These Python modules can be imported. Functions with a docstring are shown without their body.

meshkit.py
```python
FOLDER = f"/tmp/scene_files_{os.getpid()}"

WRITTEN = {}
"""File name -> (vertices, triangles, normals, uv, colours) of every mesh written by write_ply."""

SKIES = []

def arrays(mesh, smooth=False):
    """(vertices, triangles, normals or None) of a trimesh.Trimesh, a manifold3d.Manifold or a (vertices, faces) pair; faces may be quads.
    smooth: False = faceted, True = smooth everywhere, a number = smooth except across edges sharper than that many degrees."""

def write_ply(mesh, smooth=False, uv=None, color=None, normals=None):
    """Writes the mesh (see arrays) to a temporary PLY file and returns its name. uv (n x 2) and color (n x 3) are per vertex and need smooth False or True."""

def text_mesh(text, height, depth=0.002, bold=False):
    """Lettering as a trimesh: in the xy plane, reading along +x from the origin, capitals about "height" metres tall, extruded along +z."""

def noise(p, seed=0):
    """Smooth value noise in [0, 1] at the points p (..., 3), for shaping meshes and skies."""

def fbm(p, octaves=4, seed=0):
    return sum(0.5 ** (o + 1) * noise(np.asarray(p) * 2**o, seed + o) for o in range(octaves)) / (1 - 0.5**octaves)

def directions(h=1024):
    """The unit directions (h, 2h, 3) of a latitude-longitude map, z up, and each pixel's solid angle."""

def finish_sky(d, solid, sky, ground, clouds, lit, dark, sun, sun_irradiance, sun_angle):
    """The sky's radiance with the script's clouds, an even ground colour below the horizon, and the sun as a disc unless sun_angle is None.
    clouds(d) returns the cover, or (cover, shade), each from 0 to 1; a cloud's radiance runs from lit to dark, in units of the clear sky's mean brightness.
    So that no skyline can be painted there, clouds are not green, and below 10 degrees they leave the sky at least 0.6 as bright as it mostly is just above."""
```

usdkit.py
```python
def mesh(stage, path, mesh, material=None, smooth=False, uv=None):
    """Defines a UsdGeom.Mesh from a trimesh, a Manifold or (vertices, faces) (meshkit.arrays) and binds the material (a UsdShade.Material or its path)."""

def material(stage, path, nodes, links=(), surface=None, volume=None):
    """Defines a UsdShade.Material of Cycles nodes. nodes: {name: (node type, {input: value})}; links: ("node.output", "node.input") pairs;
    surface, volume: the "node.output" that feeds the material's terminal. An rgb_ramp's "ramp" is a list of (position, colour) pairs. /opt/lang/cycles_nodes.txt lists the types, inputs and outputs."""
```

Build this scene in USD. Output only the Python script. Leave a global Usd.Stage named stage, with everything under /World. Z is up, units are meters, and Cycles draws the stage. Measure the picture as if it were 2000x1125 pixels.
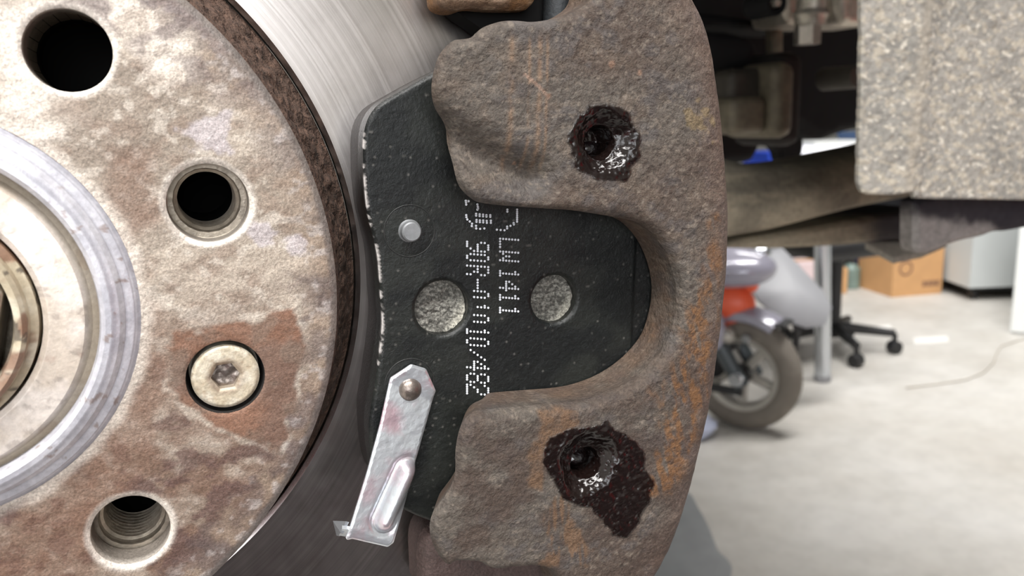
import math, numpy as np, trimesh, usdkit, meshkit, shapely
from shapely.geometry import Polygon, Point, LineString
from scipy.spatial import Delaunay
from pxr import Usd, UsdGeom, UsdLux, UsdShade, Gf, Sdf, Vt

stage = Usd.Stage.CreateInMemory()
UsdGeom.SetStageUpAxis(stage, 'Z'); UsdGeom.SetStageMetersPerUnit(stage, 1.0)
UsdGeom.Xform.Define(stage, '/World'); UsdGeom.Scope.Define(stage, '/World/Looks')

# ------------------------------------------------------------------ camera
D = 0.171                                     # camera to hub face along the wheel axis
FPX = 1600.0
CAM = np.array([0.0, -D, 1.0])
def _axes(level):
    c = lambda x, y: np.array([x-1000, y-562.5, FPX])
    Y = c(340, 250); Y /= np.linalg.norm(Y)
    Z = np.cross(Y, c(1700, level)); Z /= np.linalg.norm(Z)
    if Z[1] > 0: Z = -Z
    return np.cross(Y, Z), Y, Z
AX = np.array(_axes(205))                     # rows: world X, Y, Z in camera coordinates (right, down, forward)
XO = AX @ _axes(272)[0]                       # the pad's own cross direction
ROLL = math.degrees(math.atan2(XO[2], XO[0]))
R_, D_, F_ = AX[:, 0], AX[:, 1], AX[:, 2]     # right, down, forward in world coordinates
cam = UsdGeom.Camera.Define(stage, '/World/camera')
cam.CreateHorizontalApertureAttr(36.0); cam.CreateVerticalApertureAttr(36.0*1125/2000)
cam.CreateFocalLengthAttr(36.0*FPX/2000)
cam.CreateClippingRangeAttr(Gf.Vec2f(0.01, 200))
cam.CreateFStopAttr(21.0); cam.CreateFocusDistanceAttr(0.185)
cam.CreateExposureAttr(0.0)
m = Gf.Matrix4d(*R_, 0, *(-D_), 0, *(-F_), 0, *CAM, 1)
UsdGeom.Xformable(cam).AddTransformOp().Set(m)

def ray(px, py): return AX @ np.array([px-1000, py-562.5, FPX])
def at(px, py, Y):
    r = ray(px, py); return CAM + r*(Y-CAM[1])/r[1]
def fl(px, py, z=0.0):
    r = ray(px, py); return CAM + r*(z-CAM[2])/r[2]
HUB = at(-192.2, 629.8, 0.0)                  # wheel axis, on the disc's outer face
def across(x, z): return x*XO[0]+z*XO[2]
def dist(px, py, d):
    r = ray(px, py); return CAM + r*d/FPX

# ------------------------------------------------------------------ lights
def srgb(*c):
    c = np.asarray(c, float)/255.0
    return np.where(c <= 0.04045, c/12.92, ((c+0.055)/1.055)**2.4)
def rect_light(name, loc, w, h, power, color=(1, 1, 1), rot=(0, 0, 0)):
    l = UsdLux.RectLight.Define(stage, '/World/'+name)
    l.CreateWidthAttr(w); l.CreateHeightAttr(h); l.CreateIntensityAttr(power); l.CreateColorAttr(Gf.Vec3f(*color))
    x = UsdGeom.Xformable(l); x.AddTranslateOp().Set(Gf.Vec3d(*loc)); x.AddRotateXYZOp().Set(Gf.Vec3f(*rot))
    return l
dome = UsdLux.DomeLight.Define(stage, '/World/sky'); dome.CreateIntensityAttr(1.0); dome.CreateColorAttr(Gf.Vec3f(0.92, 0.96, 1.0))
WARM = (1.0, 0.98, 0.955)
rect_light('window_daylight', (-1.45, -4.4, 1.9), 3.5, 1.8, 4.4, (0.95, 0.97, 1.0), (90, 0, 0))
rect_light('ceiling_light_bay', (-0.55, -1.25, 3.3), 2.4, 0.35, 66.0, WARM)
rect_light('ceiling_light_aisle', (1.9, 1.5, 3.3), 2.6, 0.5, 33.0, WARM)
rect_light('added_bench_fill', (3.0, 2.9, 2.0), 1.0, 0.12, 34.0, WARM)  # unseen fill added to brighten the cases on the bench

# ------------------------------------------------------------------ scene helpers
_names = {}
def numbered(path):
    k = _names.get(path, 0); _names[path] = k+1
    return path if k == 0 else f'{path}_{k:03d}'
def setd(p, **kw):
    for k, v in kw.items():
        if v: p.SetCustomDataByKey(k, v)
def thing(name, label, cat, loc=(0, 0, 0), group=None):
    x = UsdGeom.Xform.Define(stage, numbered('/World/'+name)); x.AddTranslateOp().Set(Gf.Vec3d(*map(float, loc)))
    p = x.GetPrim(); setd(p, label=label, category=cat, group=group)
    p._loc = None
    LOC[str(p.GetPath())] = np.asarray(loc, float)
    return p
LOC = {}
def base_of(p):
    s = str(p.GetPath())
    while s and s not in LOC: s = s.rsplit('/', 1)[0]
    return LOC.get(s, np.zeros(3))
def shells(m):
    """(v, f, n) with smooth normals inside each piece of a list of (v, f) pieces."""
    V, Fc, N, k = [], [], [], 0
    for v, f in m:
        v, f, n = meshkit.arrays((v, f), True)
        V.append(v); Fc.append(f+k); N.append(n); k += len(v)
    return np.vstack(V), np.vstack(Fc), np.vstack(N)
def put(name, mesh, mat, parent=None, smooth=30, col=None, rgh=None, label=None, kind=None, cat=None, group=None):
    """One Mesh prim. mesh in world coordinates; a list of (v, f) pieces is smooth inside each piece."""
    path = numbered((str(parent.GetPath()) if parent else '/World')+'/'+name)
    if isinstance(mesh, list):
        v, f, n = shells(mesh)
    else:
        v, f, n = meshkit.arrays(mesh, smooth)
    o = base_of(parent) if parent else np.zeros(3)
    g = UsdGeom.Mesh.Define(stage, path)
    g.CreatePointsAttr(Vt.Vec3fArray.FromNumpy((v-o).astype(np.float32)))
    g.CreateFaceVertexCountsAttr(Vt.IntArray.FromNumpy(np.full(len(f), 3, np.int32)))
    g.CreateFaceVertexIndicesAttr(Vt.IntArray.FromNumpy(np.ascontiguousarray(f, dtype=np.int32).ravel()))
    g.CreateSubdivisionSchemeAttr('none')
    if n is not None:
        g.CreateNormalsAttr(Vt.Vec3fArray.FromNumpy(n.astype(np.float32))); g.SetNormalsInterpolation('vertex')
    pv = UsdGeom.PrimvarsAPI(g)
    if col is not None:
        c = col(v) if callable(col) else np.broadcast_to(col, v.shape)
        pv.CreatePrimvar('col', Sdf.ValueTypeNames.Color3fArray, 'vertex').Set(Vt.Vec3fArray.FromNumpy(np.clip(c, 0, 1).astype(np.float32)))
    if rgh is not None:
        c = rgh(v) if callable(rgh) else np.full(len(v), rgh)
        pv.CreatePrimvar('rgh', Sdf.ValueTypeNames.FloatArray, 'vertex').Set(Vt.FloatArray.FromNumpy(np.clip(c, 0.02, 1).astype(np.float32)))
    if mat is not None: UsdShade.MaterialBindingAPI.Apply(g.GetPrim()).Bind(mat)
    setd(g.GetPrim(), label=label, kind=kind, category=cat, group=group)
    return g.GetPrim()

# ------------------------------------------------------------------ materials
def L(n): return '/World/Looks/'+n
def mat_plain(name, color, rough=0.5, metal=0.0, noise=0.15, scale=60.0, bump=0.0, bscale=300.0, spec=0.5, coat=0.0):
    c = np.asarray(color, float)
    n = {'g': ('geometry', {}),
         'n': ('noise_texture', {'scale': scale, 'detail': 5.0, 'roughness': 0.6}),
         'r': ('rgb_ramp', {'ramp': [(0.25, tuple(c*(1-noise))), (0.75, tuple(np.minimum(c*(1+noise), 1)))]}),
         'p': ('principled_bsdf', {'roughness': rough, 'metallic': metal, 'specular_ior_level': spec, 'coat_weight': coat})}
    l = [('g.position', 'n.vector'), ('n.fac', 'r.fac'), ('r.color', 'p.base_color')]
    if bump:
        n['bn'] = ('noise_texture', {'scale': bscale, 'detail': 4.0, 'roughness': 0.6})
        n['b'] = ('bump', {'strength': 1.0, 'distance': bump})
        l += [('g.position', 'bn.vector'), ('bn.fac', 'b.height'), ('b.normal', 'p.normal')]
    return usdkit.material(stage, L(name), n, l, surface='p.BSDF')
def mat_paint(name, metal=0.0, noise=0.3, scale=900.0, bump=0.0002, bscale=1200.0, bump2=0.0, bscale2=400.0, rough=None, spec=0.5):
    """Colour from the mesh's own 'col' attribute, roughness from 'rgh', fine mottling from noise."""
    n = {'g': ('geometry', {}), 'c': ('attribute', {'attribute': 'col'}), 'ra': ('attribute', {'attribute': 'rgh'}),
         'n': ('noise_texture', {'scale': scale, 'detail': 6.0, 'roughness': 0.7}),
         'mr': ('map_range', {'from_min': 0.3, 'from_max': 0.7, 'to_min': 1-noise, 'to_max': 1+noise, 'clamp': True}),
         'x': ('vector_math', {'math_type': 'scale'}),
         'bn': ('noise_texture', {'scale': bscale, 'detail': 5.0, 'roughness': 0.65}),
         'b': ('bump', {'strength': 1.0, 'distance': bump}),
         'p': ('principled_bsdf', {'metallic': metal, 'specular_ior_level': spec})}
    l = [('g.position', 'n.vector'), ('n.fac', 'mr.value'), ('c.vector', 'x.vector1'), ('mr.result', 'x.scale'), ('x.vector', 'p.base_color'),
         ('g.position', 'bn.vector'), ('bn.fac', 'b.height'), ('b.normal', 'p.normal')]
    if rough is None: l.append(('ra.fac', 'p.roughness'))
    else: n['p'][1]['roughness'] = rough
    if bump2:
        n['bn2'] = ('noise_texture', {'scale': bscale2, 'detail': 3.0, 'roughness': 0.5})
        n['b2'] = ('bump', {'strength': 1.0, 'distance': bump2})
        l = [k for k in l if k[1] != 'p.normal'] + [('g.position', 'bn2.vector'), ('bn2.fac', 'b2.height'), ('b.normal', 'b2.normal'), ('b2.normal', 'p.normal')]
    return usdkit.material(stage, L(name), n, l, surface='p.BSDF')
M = {}
M['hat'] = mat_paint('weathered_steel', metal=0.25, noise=0.42, scale=1700, bump=0.0002, bscale=1300, bump2=0.00025, bscale2=260)
M['cast'] = usdkit.material(stage, L('cast_iron'), {
    'g': ('geometry', {}), 'c': ('attribute', {'attribute': 'col'}), 'ra': ('attribute', {'attribute': 'rgh'}),
    'n': ('noise_texture', {'scale': 1500.0, 'detail': 6.0, 'roughness': 0.7}),
    'mr': ('map_range', {'from_min': 0.3, 'from_max': 0.7, 'to_min': 0.42, 'to_max': 1.04, 'clamp': True}),
    'x': ('vector_math', {'math_type': 'scale'}),
    'bn': ('noise_texture', {'scale': 1050.0, 'detail': 5.0, 'roughness': 0.65}), 'b': ('bump', {'strength': 1.0, 'distance': 0.00055}),
    'bn2': ('noise_texture', {'scale': 420.0, 'detail': 3.0, 'roughness': 0.5}), 'b2': ('bump', {'strength': 1.0, 'distance': 0.0006}),
    'wet': ('map_range', {'from_min': 0.12, 'from_max': 0.5, 'to_min': 1.0, 'to_max': 0.0, 'clamp': True}),
    'vn': ('voronoi_texture', {'feature': 'smooth_f1', 'scale': 760.0, 'smoothness': 0.8}), 'wm': ('math', {'math_type': 'multiply'}), 'dry': ('map_range', {'from_min': 0.12, 'from_max': 0.5, 'to_min': 0.18, 'to_max': 1.0, 'clamp': True}),
    'b3': ('bump', {'strength': 1.0, 'distance': 0.00036}),
    'p': ('principled_bsdf', {})},
    [('g.position', 'n.vector'), ('n.fac', 'mr.value'), ('c.vector', 'x.vector1'), ('mr.result', 'x.scale'), ('x.vector', 'p.base_color'), ('ra.fac', 'p.roughness'),
     ('g.position', 'bn.vector'), ('bn.fac', 'b.height'), ('g.position', 'bn2.vector'), ('bn2.fac', 'b2.height'), ('b.normal', 'b2.normal'),
     ('ra.fac', 'wet.value'), ('ra.fac', 'dry.value'), ('dry.result', 'b.strength'), ('dry.result', 'b2.strength'), ('g.position', 'vn.vector'), ('vn.distance', 'wm.value1'), ('wet.result', 'wm.value2'), ('wm.value', 'b3.height'), ('b2.normal', 'b3.normal'), ('b3.normal', 'p.normal')], surface='p.BSDF')
M['oil'] = mat_plain('oil_film', srgb(22, 16, 16), 0.06, 0, 0.1, 200, 0.0003, 500, spec=0.8)
M['pad'] = mat_paint('pad_paint', metal=0.0, noise=0.25, scale=1600, bump=0.00014, bscale=1500, spec=0.3)
M['plug'] = mat_paint('friction_compound', metal=0.1, noise=0.9, scale=1900, bump=0.0005, bscale=1700)
M['rust'] = mat_plain('rust_wall', srgb(78, 58, 47), 0.85, 0, 0.6, 500, 0.002, 520)
M['bore'] = mat_plain('bored_steel', srgb(158, 148, 134), 0.36, 0.55, 0.35, 500, 0.0001, 900)
M['dark'] = mat_plain('dark_iron', srgb(34, 30, 28), 0.8, 0.0, 0.3, 200)
M['black'] = mat_plain('unlit_depth_black', srgb(12, 11, 11), 0.9, 0.0, 0.2, 100, spec=0.2)  # near-black puts unlit depth into the colour of bores and web
M['zinc'] = usdkit.material(stage, L('pink_mottled_zinc'), {  # zinc with pinkish mottling from noise
    'g': ('geometry', {}), 'n': ('noise_texture', {'scale': 95.0, 'detail': 4.0, 'roughness': 0.6}), 'n2': ('noise_texture', {'scale': 600.0, 'detail': 3.0}),
    'r': ('rgb_ramp', {'ramp': [(0.50, tuple(srgb(212, 217, 223))), (0.68, tuple(srgb(212, 186, 196)))]}), 'b': ('bump', {'strength': 1.0, 'distance': 0.0001}),
    'p': ('principled_bsdf', {'metallic': 0.8, 'roughness': 0.3})},
    [('g.position', 'n.vector'), ('n.fac', 'r.fac'), ('r.color', 'p.base_color'), ('g.position', 'n2.vector'), ('n2.fac', 'b.height'), ('b.normal', 'p.normal')], surface='p.BSDF')
M['rivet'] = mat_plain('rivet_steel', srgb(135, 125, 118), 0.35, 0.8, 0.35, 700, 0.0001, 900)
M['print'] = mat_plain('white_print', srgb(205, 208, 215), 0.7, 0, 0.05, 100)
M['screw'] = mat_paint('screw_steel', metal=0.25, noise=0.25, scale=1200, bump=0.00015, bscale=900)
M['nose'] = mat_paint('hub_nose_steel', metal=0.2, noise=0.15, scale=900, bump=0.00015, bscale=500)
# turned friction face: concentric grain about the wheel axis
M['ring'] = usdkit.material(stage, L('turned_iron'), {
    'g': ('geometry', {}), 'o': ('vector_math', {'math_type': 'subtract', 'vector2': tuple(HUB)}),
    'fl': ('vector_math', {'math_type': 'multiply', 'vector2': (1, 0, 1)}), 'len': ('vector_math', {'math_type': 'length'}),
    'n1': ('noise_texture', {'dimensions': '1D', 'scale': 700.0, 'detail': 6.0, 'roughness': 0.75}),
    'n2': ('noise_texture', {'scale': 40.0, 'detail': 3.0}),
    'r': ('rgb_ramp', {'ramp': [(0.3, tuple(srgb(158, 152, 148))), (0.7, tuple(srgb(184, 178, 174)))]}),
    'rr': ('map_range', {'from_min': 0.3, 'from_max': 0.7, 'to_min': 0.20, 'to_max': 0.32, 'clamp': True}),
    'b': ('bump', {'strength': 1.0, 'distance': 0.000012}),
    'ax': ('vector_math', {'math_type': 'cross_product', 'vector2': (0, 1, 0)}), 'nz': ('vector_math', {'math_type': 'normalize'}),
    'p': ('principled_bsdf', {'metallic': 0.95, 'anisotropic': 0.6})},
    [('g.position', 'o.vector1'), ('o.vector', 'fl.vector1'), ('fl.vector', 'len.vector1'), ('len.value', 'n1.w'), ('n1.fac', 'r.fac'), ('r.color', 'p.base_color'),
     ('g.position', 'n2.vector'), ('n2.fac', 'rr.value'), ('rr.result', 'p.roughness'), ('n1.fac', 'b.height'), ('b.normal', 'p.normal'),
     ('o.vector', 'ax.vector1'), ('ax.vector', 'nz.vector1'), ('nz.vector', 'p.tangent')], surface='p.BSDF')

# ------------------------------------------------------------------ geometry helpers
def fbm(p, s, o=4, seed=0): return meshkit.fbm(np.asarray(p)*s, o, seed)
def sstep(a, b, x):
    t = np.clip((x-a)/(b-a), 0, 1); return t*t*(3-2*t)
def mixc(a, b, t): return np.asarray(a)*(1-t[:, None])+np.asarray(b)*t[:, None]
def pxpoly(pts, Y):
    """Outline seen in the photograph, as a polygon in the wheel plane (x, z) at depth Y; an entry may carry its own Y."""
    out = []
    for p in pts:
        q = at(p[0], p[1], p[2] if len(p) > 2 else Y); out.append((q[0], q[2]))
    g = Polygon(out)
    return g if g.is_valid else g.buffer(0)
def soft(poly, v, w=0.001, amp=0.0, s=300.0, seed=0):
    """1 inside the polygon, 0 outside, over width w, with a ragged edge."""
    p = shapely.points(v[:, 0], v[:, 2])
    d = shapely.distance(poly.boundary, p); d = np.where(shapely.contains_xy(poly, v[:, 0], v[:, 2]), d, -d)
    if amp: d = d + amp*(fbm(v, s, 4, seed)-0.5)*2
    return sstep(-w, w, d)
def smooth_poly(g, step):
    """Rounds a polygon's corners a little and resamples it (Chaikin)."""
    def ring(r):
        c = np.array(r.coords)[:-1]
        for _ in range(2):
            n = np.roll(c, -1, 0); c = np.stack([c*0.75+n*0.25, c*0.25+n*0.75], 1).reshape(-1, 2)
        return c
    return Polygon(ring(g.exterior), [ring(i) for i in g.interiors])
def relief(poly, front, back, step, rows=2, seed=1, under=None):
    """A closed slab over a polygon in (x, z): front surface y = front(x, z, d) with d the distance to the edge, flat back at y = back."""
    rings = []
    for r in [poly.exterior, *poly.interiors]:
        n = max(8, int(r.length/step)); rings.append(np.array([r.interpolate(t, normalized=True).coords[0] for t in np.arange(n)/n]))
    b = np.vstack(rings)
    x0, z0, x1, z1 = poly.bounds
    gx, gz = np.meshgrid(np.arange(x0, x1, step), np.arange(z0, z1, step*0.866)); gx = gx+(np.arange(len(gx)) % 2)[:, None]*step/2
    p = np.c_[gx.ravel(), gz.ravel()]
    p += np.random.default_rng(seed).uniform(-0.08, 0.08, p.shape)*step
    p = p[shapely.contains_xy(poly, p[:, 0], p[:, 1])]
    dp = shapely.distance(poly.boundary, shapely.points(p)); p, dp = p[dp > 0.55*step], dp[dp > 0.55*step]
    q = np.vstack([b, p]); d = np.r_[np.zeros(len(b)), dp]
    def tri(pts):
        t = Delaunay(pts).simplices; c = pts[t].mean(1)
        t = t[shapely.contains_xy(poly, c[:, 0], c[:, 1])]
        a = np.cross(pts[t[:, 1]]-pts[t[:, 0]], pts[t[:, 2]]-pts[t[:, 0]])
        t = t[np.abs(a) > 1e-14]; a = a[np.abs(a) > 1e-14]
        return np.where((a > 0)[:, None], t, t[:, ::-1])          # counter-clockwise in (x, z): faces -y
    t = tri(q); y = front(q[:, 0], q[:, 1], d)
    pieces = [(np.c_[q[:, 0], y, q[:, 1]], t)]
    k = 0
    for r in rings:
        n = len(r); yb = y[k:k+n]; k += n
        bk = back(r[:, 0], r[:, 1], np.zeros(n)) if callable(back) else back
        ys = [yb+(bk-yb)*s for s in np.linspace(0, 1, rows)]
        v = np.vstack([np.c_[r[:, 0], yy, r[:, 1]] for yy in ys])
        if under is not None:
            ux, uz = under(r[:, 0], r[:, 1]); sw = np.linspace(0, 1, rows)[:, None]; v[:, 0] += (sw*ux[None]).ravel(); v[:, 2] += (sw*uz[None]).ravel()
        i = np.arange(n); j = (i+1) % n
        f = np.vstack([np.r_[np.c_[i+o*n, i+(o+1)*n, j+(o+1)*n], np.c_[i+o*n, j+(o+1)*n, j+o*n]] for o in range(rows-1)])
        # outward: test one triangle against the polygon
        a = f[0]; nrm = np.cross(v[a[1]]-v[a[0]], v[a[2]]-v[a[0]]); mid = v[a].mean(0)+nrm/np.linalg.norm(nrm)*step*0.05
        if shapely.contains_xy(poly, mid[0], mid[2]): f = f[:, ::-1]
        pieces.append((v, f))
    tb = tri(b)
    bx, bz = b[:, 0], b[:, 1]
    if under is not None:
        ux, uz = under(bx, bz); bx, bz = bx+ux, bz+uz
    if callable(back): pieces.append((np.c_[q[:, 0], back(q[:, 0], q[:, 1], d), q[:, 1]], t[:, ::-1]))
    else: pieces.append((np.c_[bx, np.full(len(b), back), bz], tb[:, ::-1]))
    return pieces
def lathe(profile, n=160, center=HUB, close=False):
    """Profile of (radius, y) turned about the wheel axis through center."""
    p = np.array(profile, float); a = np.arange(n)/n*2*np.pi
    v = np.stack([np.outer(np.cos(a), p[:, 0]), np.broadcast_to(p[:, 1], (n, len(p))), np.outer(np.sin(a), p[:, 0])], -1).reshape(-1, 3)+np.array([center[0], 0, center[2]])
    m = len(p); f = []
    i = np.arange(n)[:, None]; j = (i+1) % n; k = np.arange(m-1)[None]
    a0, a1, b0, b1 = i*m+k, i*m+k+1, j*m+k, j*m+k+1
    f = np.vstack([np.stack([a0, a1, b1], -1).reshape(-1, 3), np.stack([a0, b1, b0], -1).reshape(-1, 3)])
    if close:
        a0, a1, b0, b1 = i*m+m-1, i*m, j*m+m-1, j*m
        f = np.vstack([f, np.stack([a0, a1, b1], -1).reshape(-1, 3), np.stack([a0, b1, b0], -1).reshape(-1, 3)])
    return trimesh.Trimesh(v, f, process=False)
def lathe_solid(profile, n=160, center=HUB):
    m = lathe(profile, n, center, close=True); m.merge_vertices(); m.update_faces(m.nondegenerate_faces()); m.fix_normals(); return m
def box(x0, x1, y0, y1, z0, z1):
    m = trimesh.creation.box([x1-x0, y1-y0, z1-z0]); m.apply_translation([(x0+x1)/2, (y0+y1)/2, (z0+z1)/2]); return m
def rbox(size, r=0.01, center=(0, 0, 0), seg=3):
    import manifold3d as mf
    s = np.array(size)/2-r
    pts = [mf.Manifold.sphere(r, 4*seg).translate([sx*s[0], sy*s[1], sz*s[2]]) for sx in (-1, 1) for sy in (-1, 1) for sz in (-1, 1)]
    m = mf.Manifold.batch_hull(pts).to_mesh()
    t = trimesh.Trimesh(m.vert_properties[:, :3], m.tri_verts); t.apply_translation(center); return t
def tube(a, b, r0, r1=None, n=24):
    a, b = np.asarray(a, float), np.asarray(b, float); r1 = r0 if r1 is None else r1
    d = b-a; h = np.linalg.norm(d); bev = min(r0, r1, h)*0.12
    m = trimesh.creation.revolve(np.array([(0, 0), (r0-bev, 0), (r0, bev), (r1, h-bev), (r1-bev, h), (0, h)]), sections=n)
    m.apply_transform(trimesh.geometry.align_vectors([0, 0, 1], d/h)); m.apply_translation(a); return m
def pipe(pts, r, n=12):
    """A round bar through points."""
    pts = np.asarray(pts, float)
    c = shapely.Point(0, 0).buffer(r, quad_segs=max(2, n//4))
    return trimesh.creation.sweep_polygon(c, pts)
def rot(m, axis, deg, about): m.apply_transform(trimesh.transformations.rotation_matrix(np.radians(deg), axis, about)); return m
def cat(*ms): return trimesh.util.concatenate(ms)
def hub_pt(r, deg):
    deg = deg+ROLL; return np.array([HUB[0]+r*np.cos(np.radians(deg)), HUB[2]+r*np.sin(np.radians(deg))])
def plate_px(pts, Y, thick, bevel=0.001, step=0.004, tilt=None):
    """A thick plate whose outline at depth Y is given; front edge rounded."""
    g = smooth_poly(pxpoly(pts, Y), step)
    f = lambda x, z, d: Y+np.where(d < bevel, bevel-np.sqrt(np.maximum(bevel**2-(bevel-d)**2, 0)), 0)+(tilt(x, z) if tilt else 0)
    return relief(g, f, Y+thick, step, rows=3)

# ================================================================== the setting
ZC = 3.4
M['floor'] = usdkit.material(stage, L('concrete'), {
    'g': ('geometry', {}), 'n': ('noise_texture', {'scale': 1.3, 'detail': 8.0, 'roughness': 0.65}), 'n2': ('noise_texture', {'scale': 14.0, 'detail': 6.0, 'roughness': 0.7}),
    'r': ('rgb_ramp', {'ramp': [(0.3, tuple(srgb(190, 185, 177))), (0.5, tuple(srgb(207, 204, 198))), (0.7, tuple(srgb(220, 218, 214)))]}),
    'r2': ('rgb_ramp', {'ramp': [(0.3, (0.86, 0.86, 0.86)), (0.6, (1, 1, 1))]}),
    'x': ('mix_color', {'blend_type': 'multiply', 'fac': 1.0}),
    'p': ('principled_bsdf', {'roughness': 0.5, 'specular_ior_level': 0.35})},
    [('g.position', 'n.vector'), ('g.position', 'n2.vector'), ('n.fac', 'r.fac'), ('n2.fac', 'r2.fac'), ('r.color', 'x.a'), ('r2.color', 'x.b'), ('x.result', 'p.base_color')], surface='p.BSDF')
M['wall'] = mat_plain('painted_wall', srgb(205, 205, 200), 0.8, 0, 0.05, 3)
M['ceil'] = mat_plain('ceiling_paint', srgb(190, 190, 188), 0.9, 0, 0.05, 2)
put('floor', box(-4, 9, -4.6, 8.2, -0.1, 0), M['floor'], kind='structure', smooth=False)
put('ceiling', box(-4, 9, -4.6, 8.2, ZC, ZC+0.1), M['ceil'], kind='structure', smooth=False)
put('wall_back', box(-4, 9, 8.0, 8.2, 0, ZC), M['wall'], kind='structure', smooth=False)
put('wall_left', box(-4.2, -4, -4.6, 8.2, 0, ZC), M['wall'], kind='structure', smooth=False)
put('wall_right', box(9, 9.2, -4.6, 8.2, 0, ZC), M['wall'], kind='structure', smooth=False)
put('wall_front', cat(box(0.4, 9, -4.6, -4.45, 0, ZC), box(-4, -3.2, -4.6, -4.45, 0, ZC), box(-3.2, 0.4, -4.6, -4.45, 2.8, ZC), box(-3.2, 0.4, -4.6, -4.45, 0, 1.0)), M['wall'], kind='structure', smooth=False)

# ================================================================== brake disc
HAT_R, RING_IN, RING_OUT, Y_RING = 0.0766, 0.0852, 0.150, 0.024
h1, h2, h3, hs = hub_pt(0.0563, 58.3), hub_pt(0.0557, 21.2), hub_pt(0.0570, -53.5), hub_pt(0.0557, -16.1)
RH = 0.0077
def circle(c, r, n=64): return Point(*c).buffer(r, quad_segs=n//4)
hubc = (HUB[0], HUB[2])
hat_poly = circle(hubc, HAT_R, 256)
for c, r in ((h1, 0.0073), (h2, RH), (h3, 0.0074), (hs, 0.0077), (hubc, 0.0386)): hat_poly = hat_poly.difference(circle(c, r, 72))
def hat_front(x, z, d):
    v = np.c_[x, 0*x, z]
    rr = np.hypot(x-HUB[0], z-HUB[2])
    y = (fbm(v, 160, 4, 3)-0.5)*0.0005+(fbm(v, 700, 3, 5)-0.5)*0.00022
    e = np.maximum(HAT_R-rr, 0)
    y = y+np.where(e < 0.0022, (0.0022-e)**2/0.0044*0.9, 0)           # worn outer edge
    for c, r, w in ((h1, .0073, .0004), (h2, RH, .0006), (h3, .0074, .0006), (hs, .0077, .0002)):
        dd = np.hypot(x-c[0], z-c[1])-r; y = y+np.where(dd < w, w-dd, 0)*0.9
    return y
rust_patch = pxpoly([(335, 690), (345, 655), (380, 640), (425, 632), (470, 630), (520, 618), (570, 605), (588, 640), (590, 700), (575, 770), (560, 830), (545, 880), (500, 862), (455, 845), (415, 830), (370, 800), (335, 760)], 0)
lav1 = pxpoly([(360, 255), (400, 225), (440, 220), (452, 260), (450, 300), (430, 302), (395, 285), (365, 280)], 0)
lav2 = pxpoly([(485, 450), (520, 438), (540, 450), (535, 480), (510, 490)], 0)
lav3 = pxpoly([(550, 480), (580, 468), (600, 485), (590, 505), (565, 505)], 0)
pale1 = pxpoly([(-120, -60), (60, -40), (250, -60), (340, 60), (330, 120), (240, 110), (150, 200), (60, 240), (-60, 220)], 0)
brownband = pxpoly([(200, 560), (270, 430), (330, 300), (300, 260), (210, 300), (225, 420), (262, 480), (270, 620), (255, 740), (200, 860), (120, 950), (30, 1020), (-40, 1140), (160, 1150), (180, 1040), (300, 880), (330, 760), (320, 640)], 0)
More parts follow.
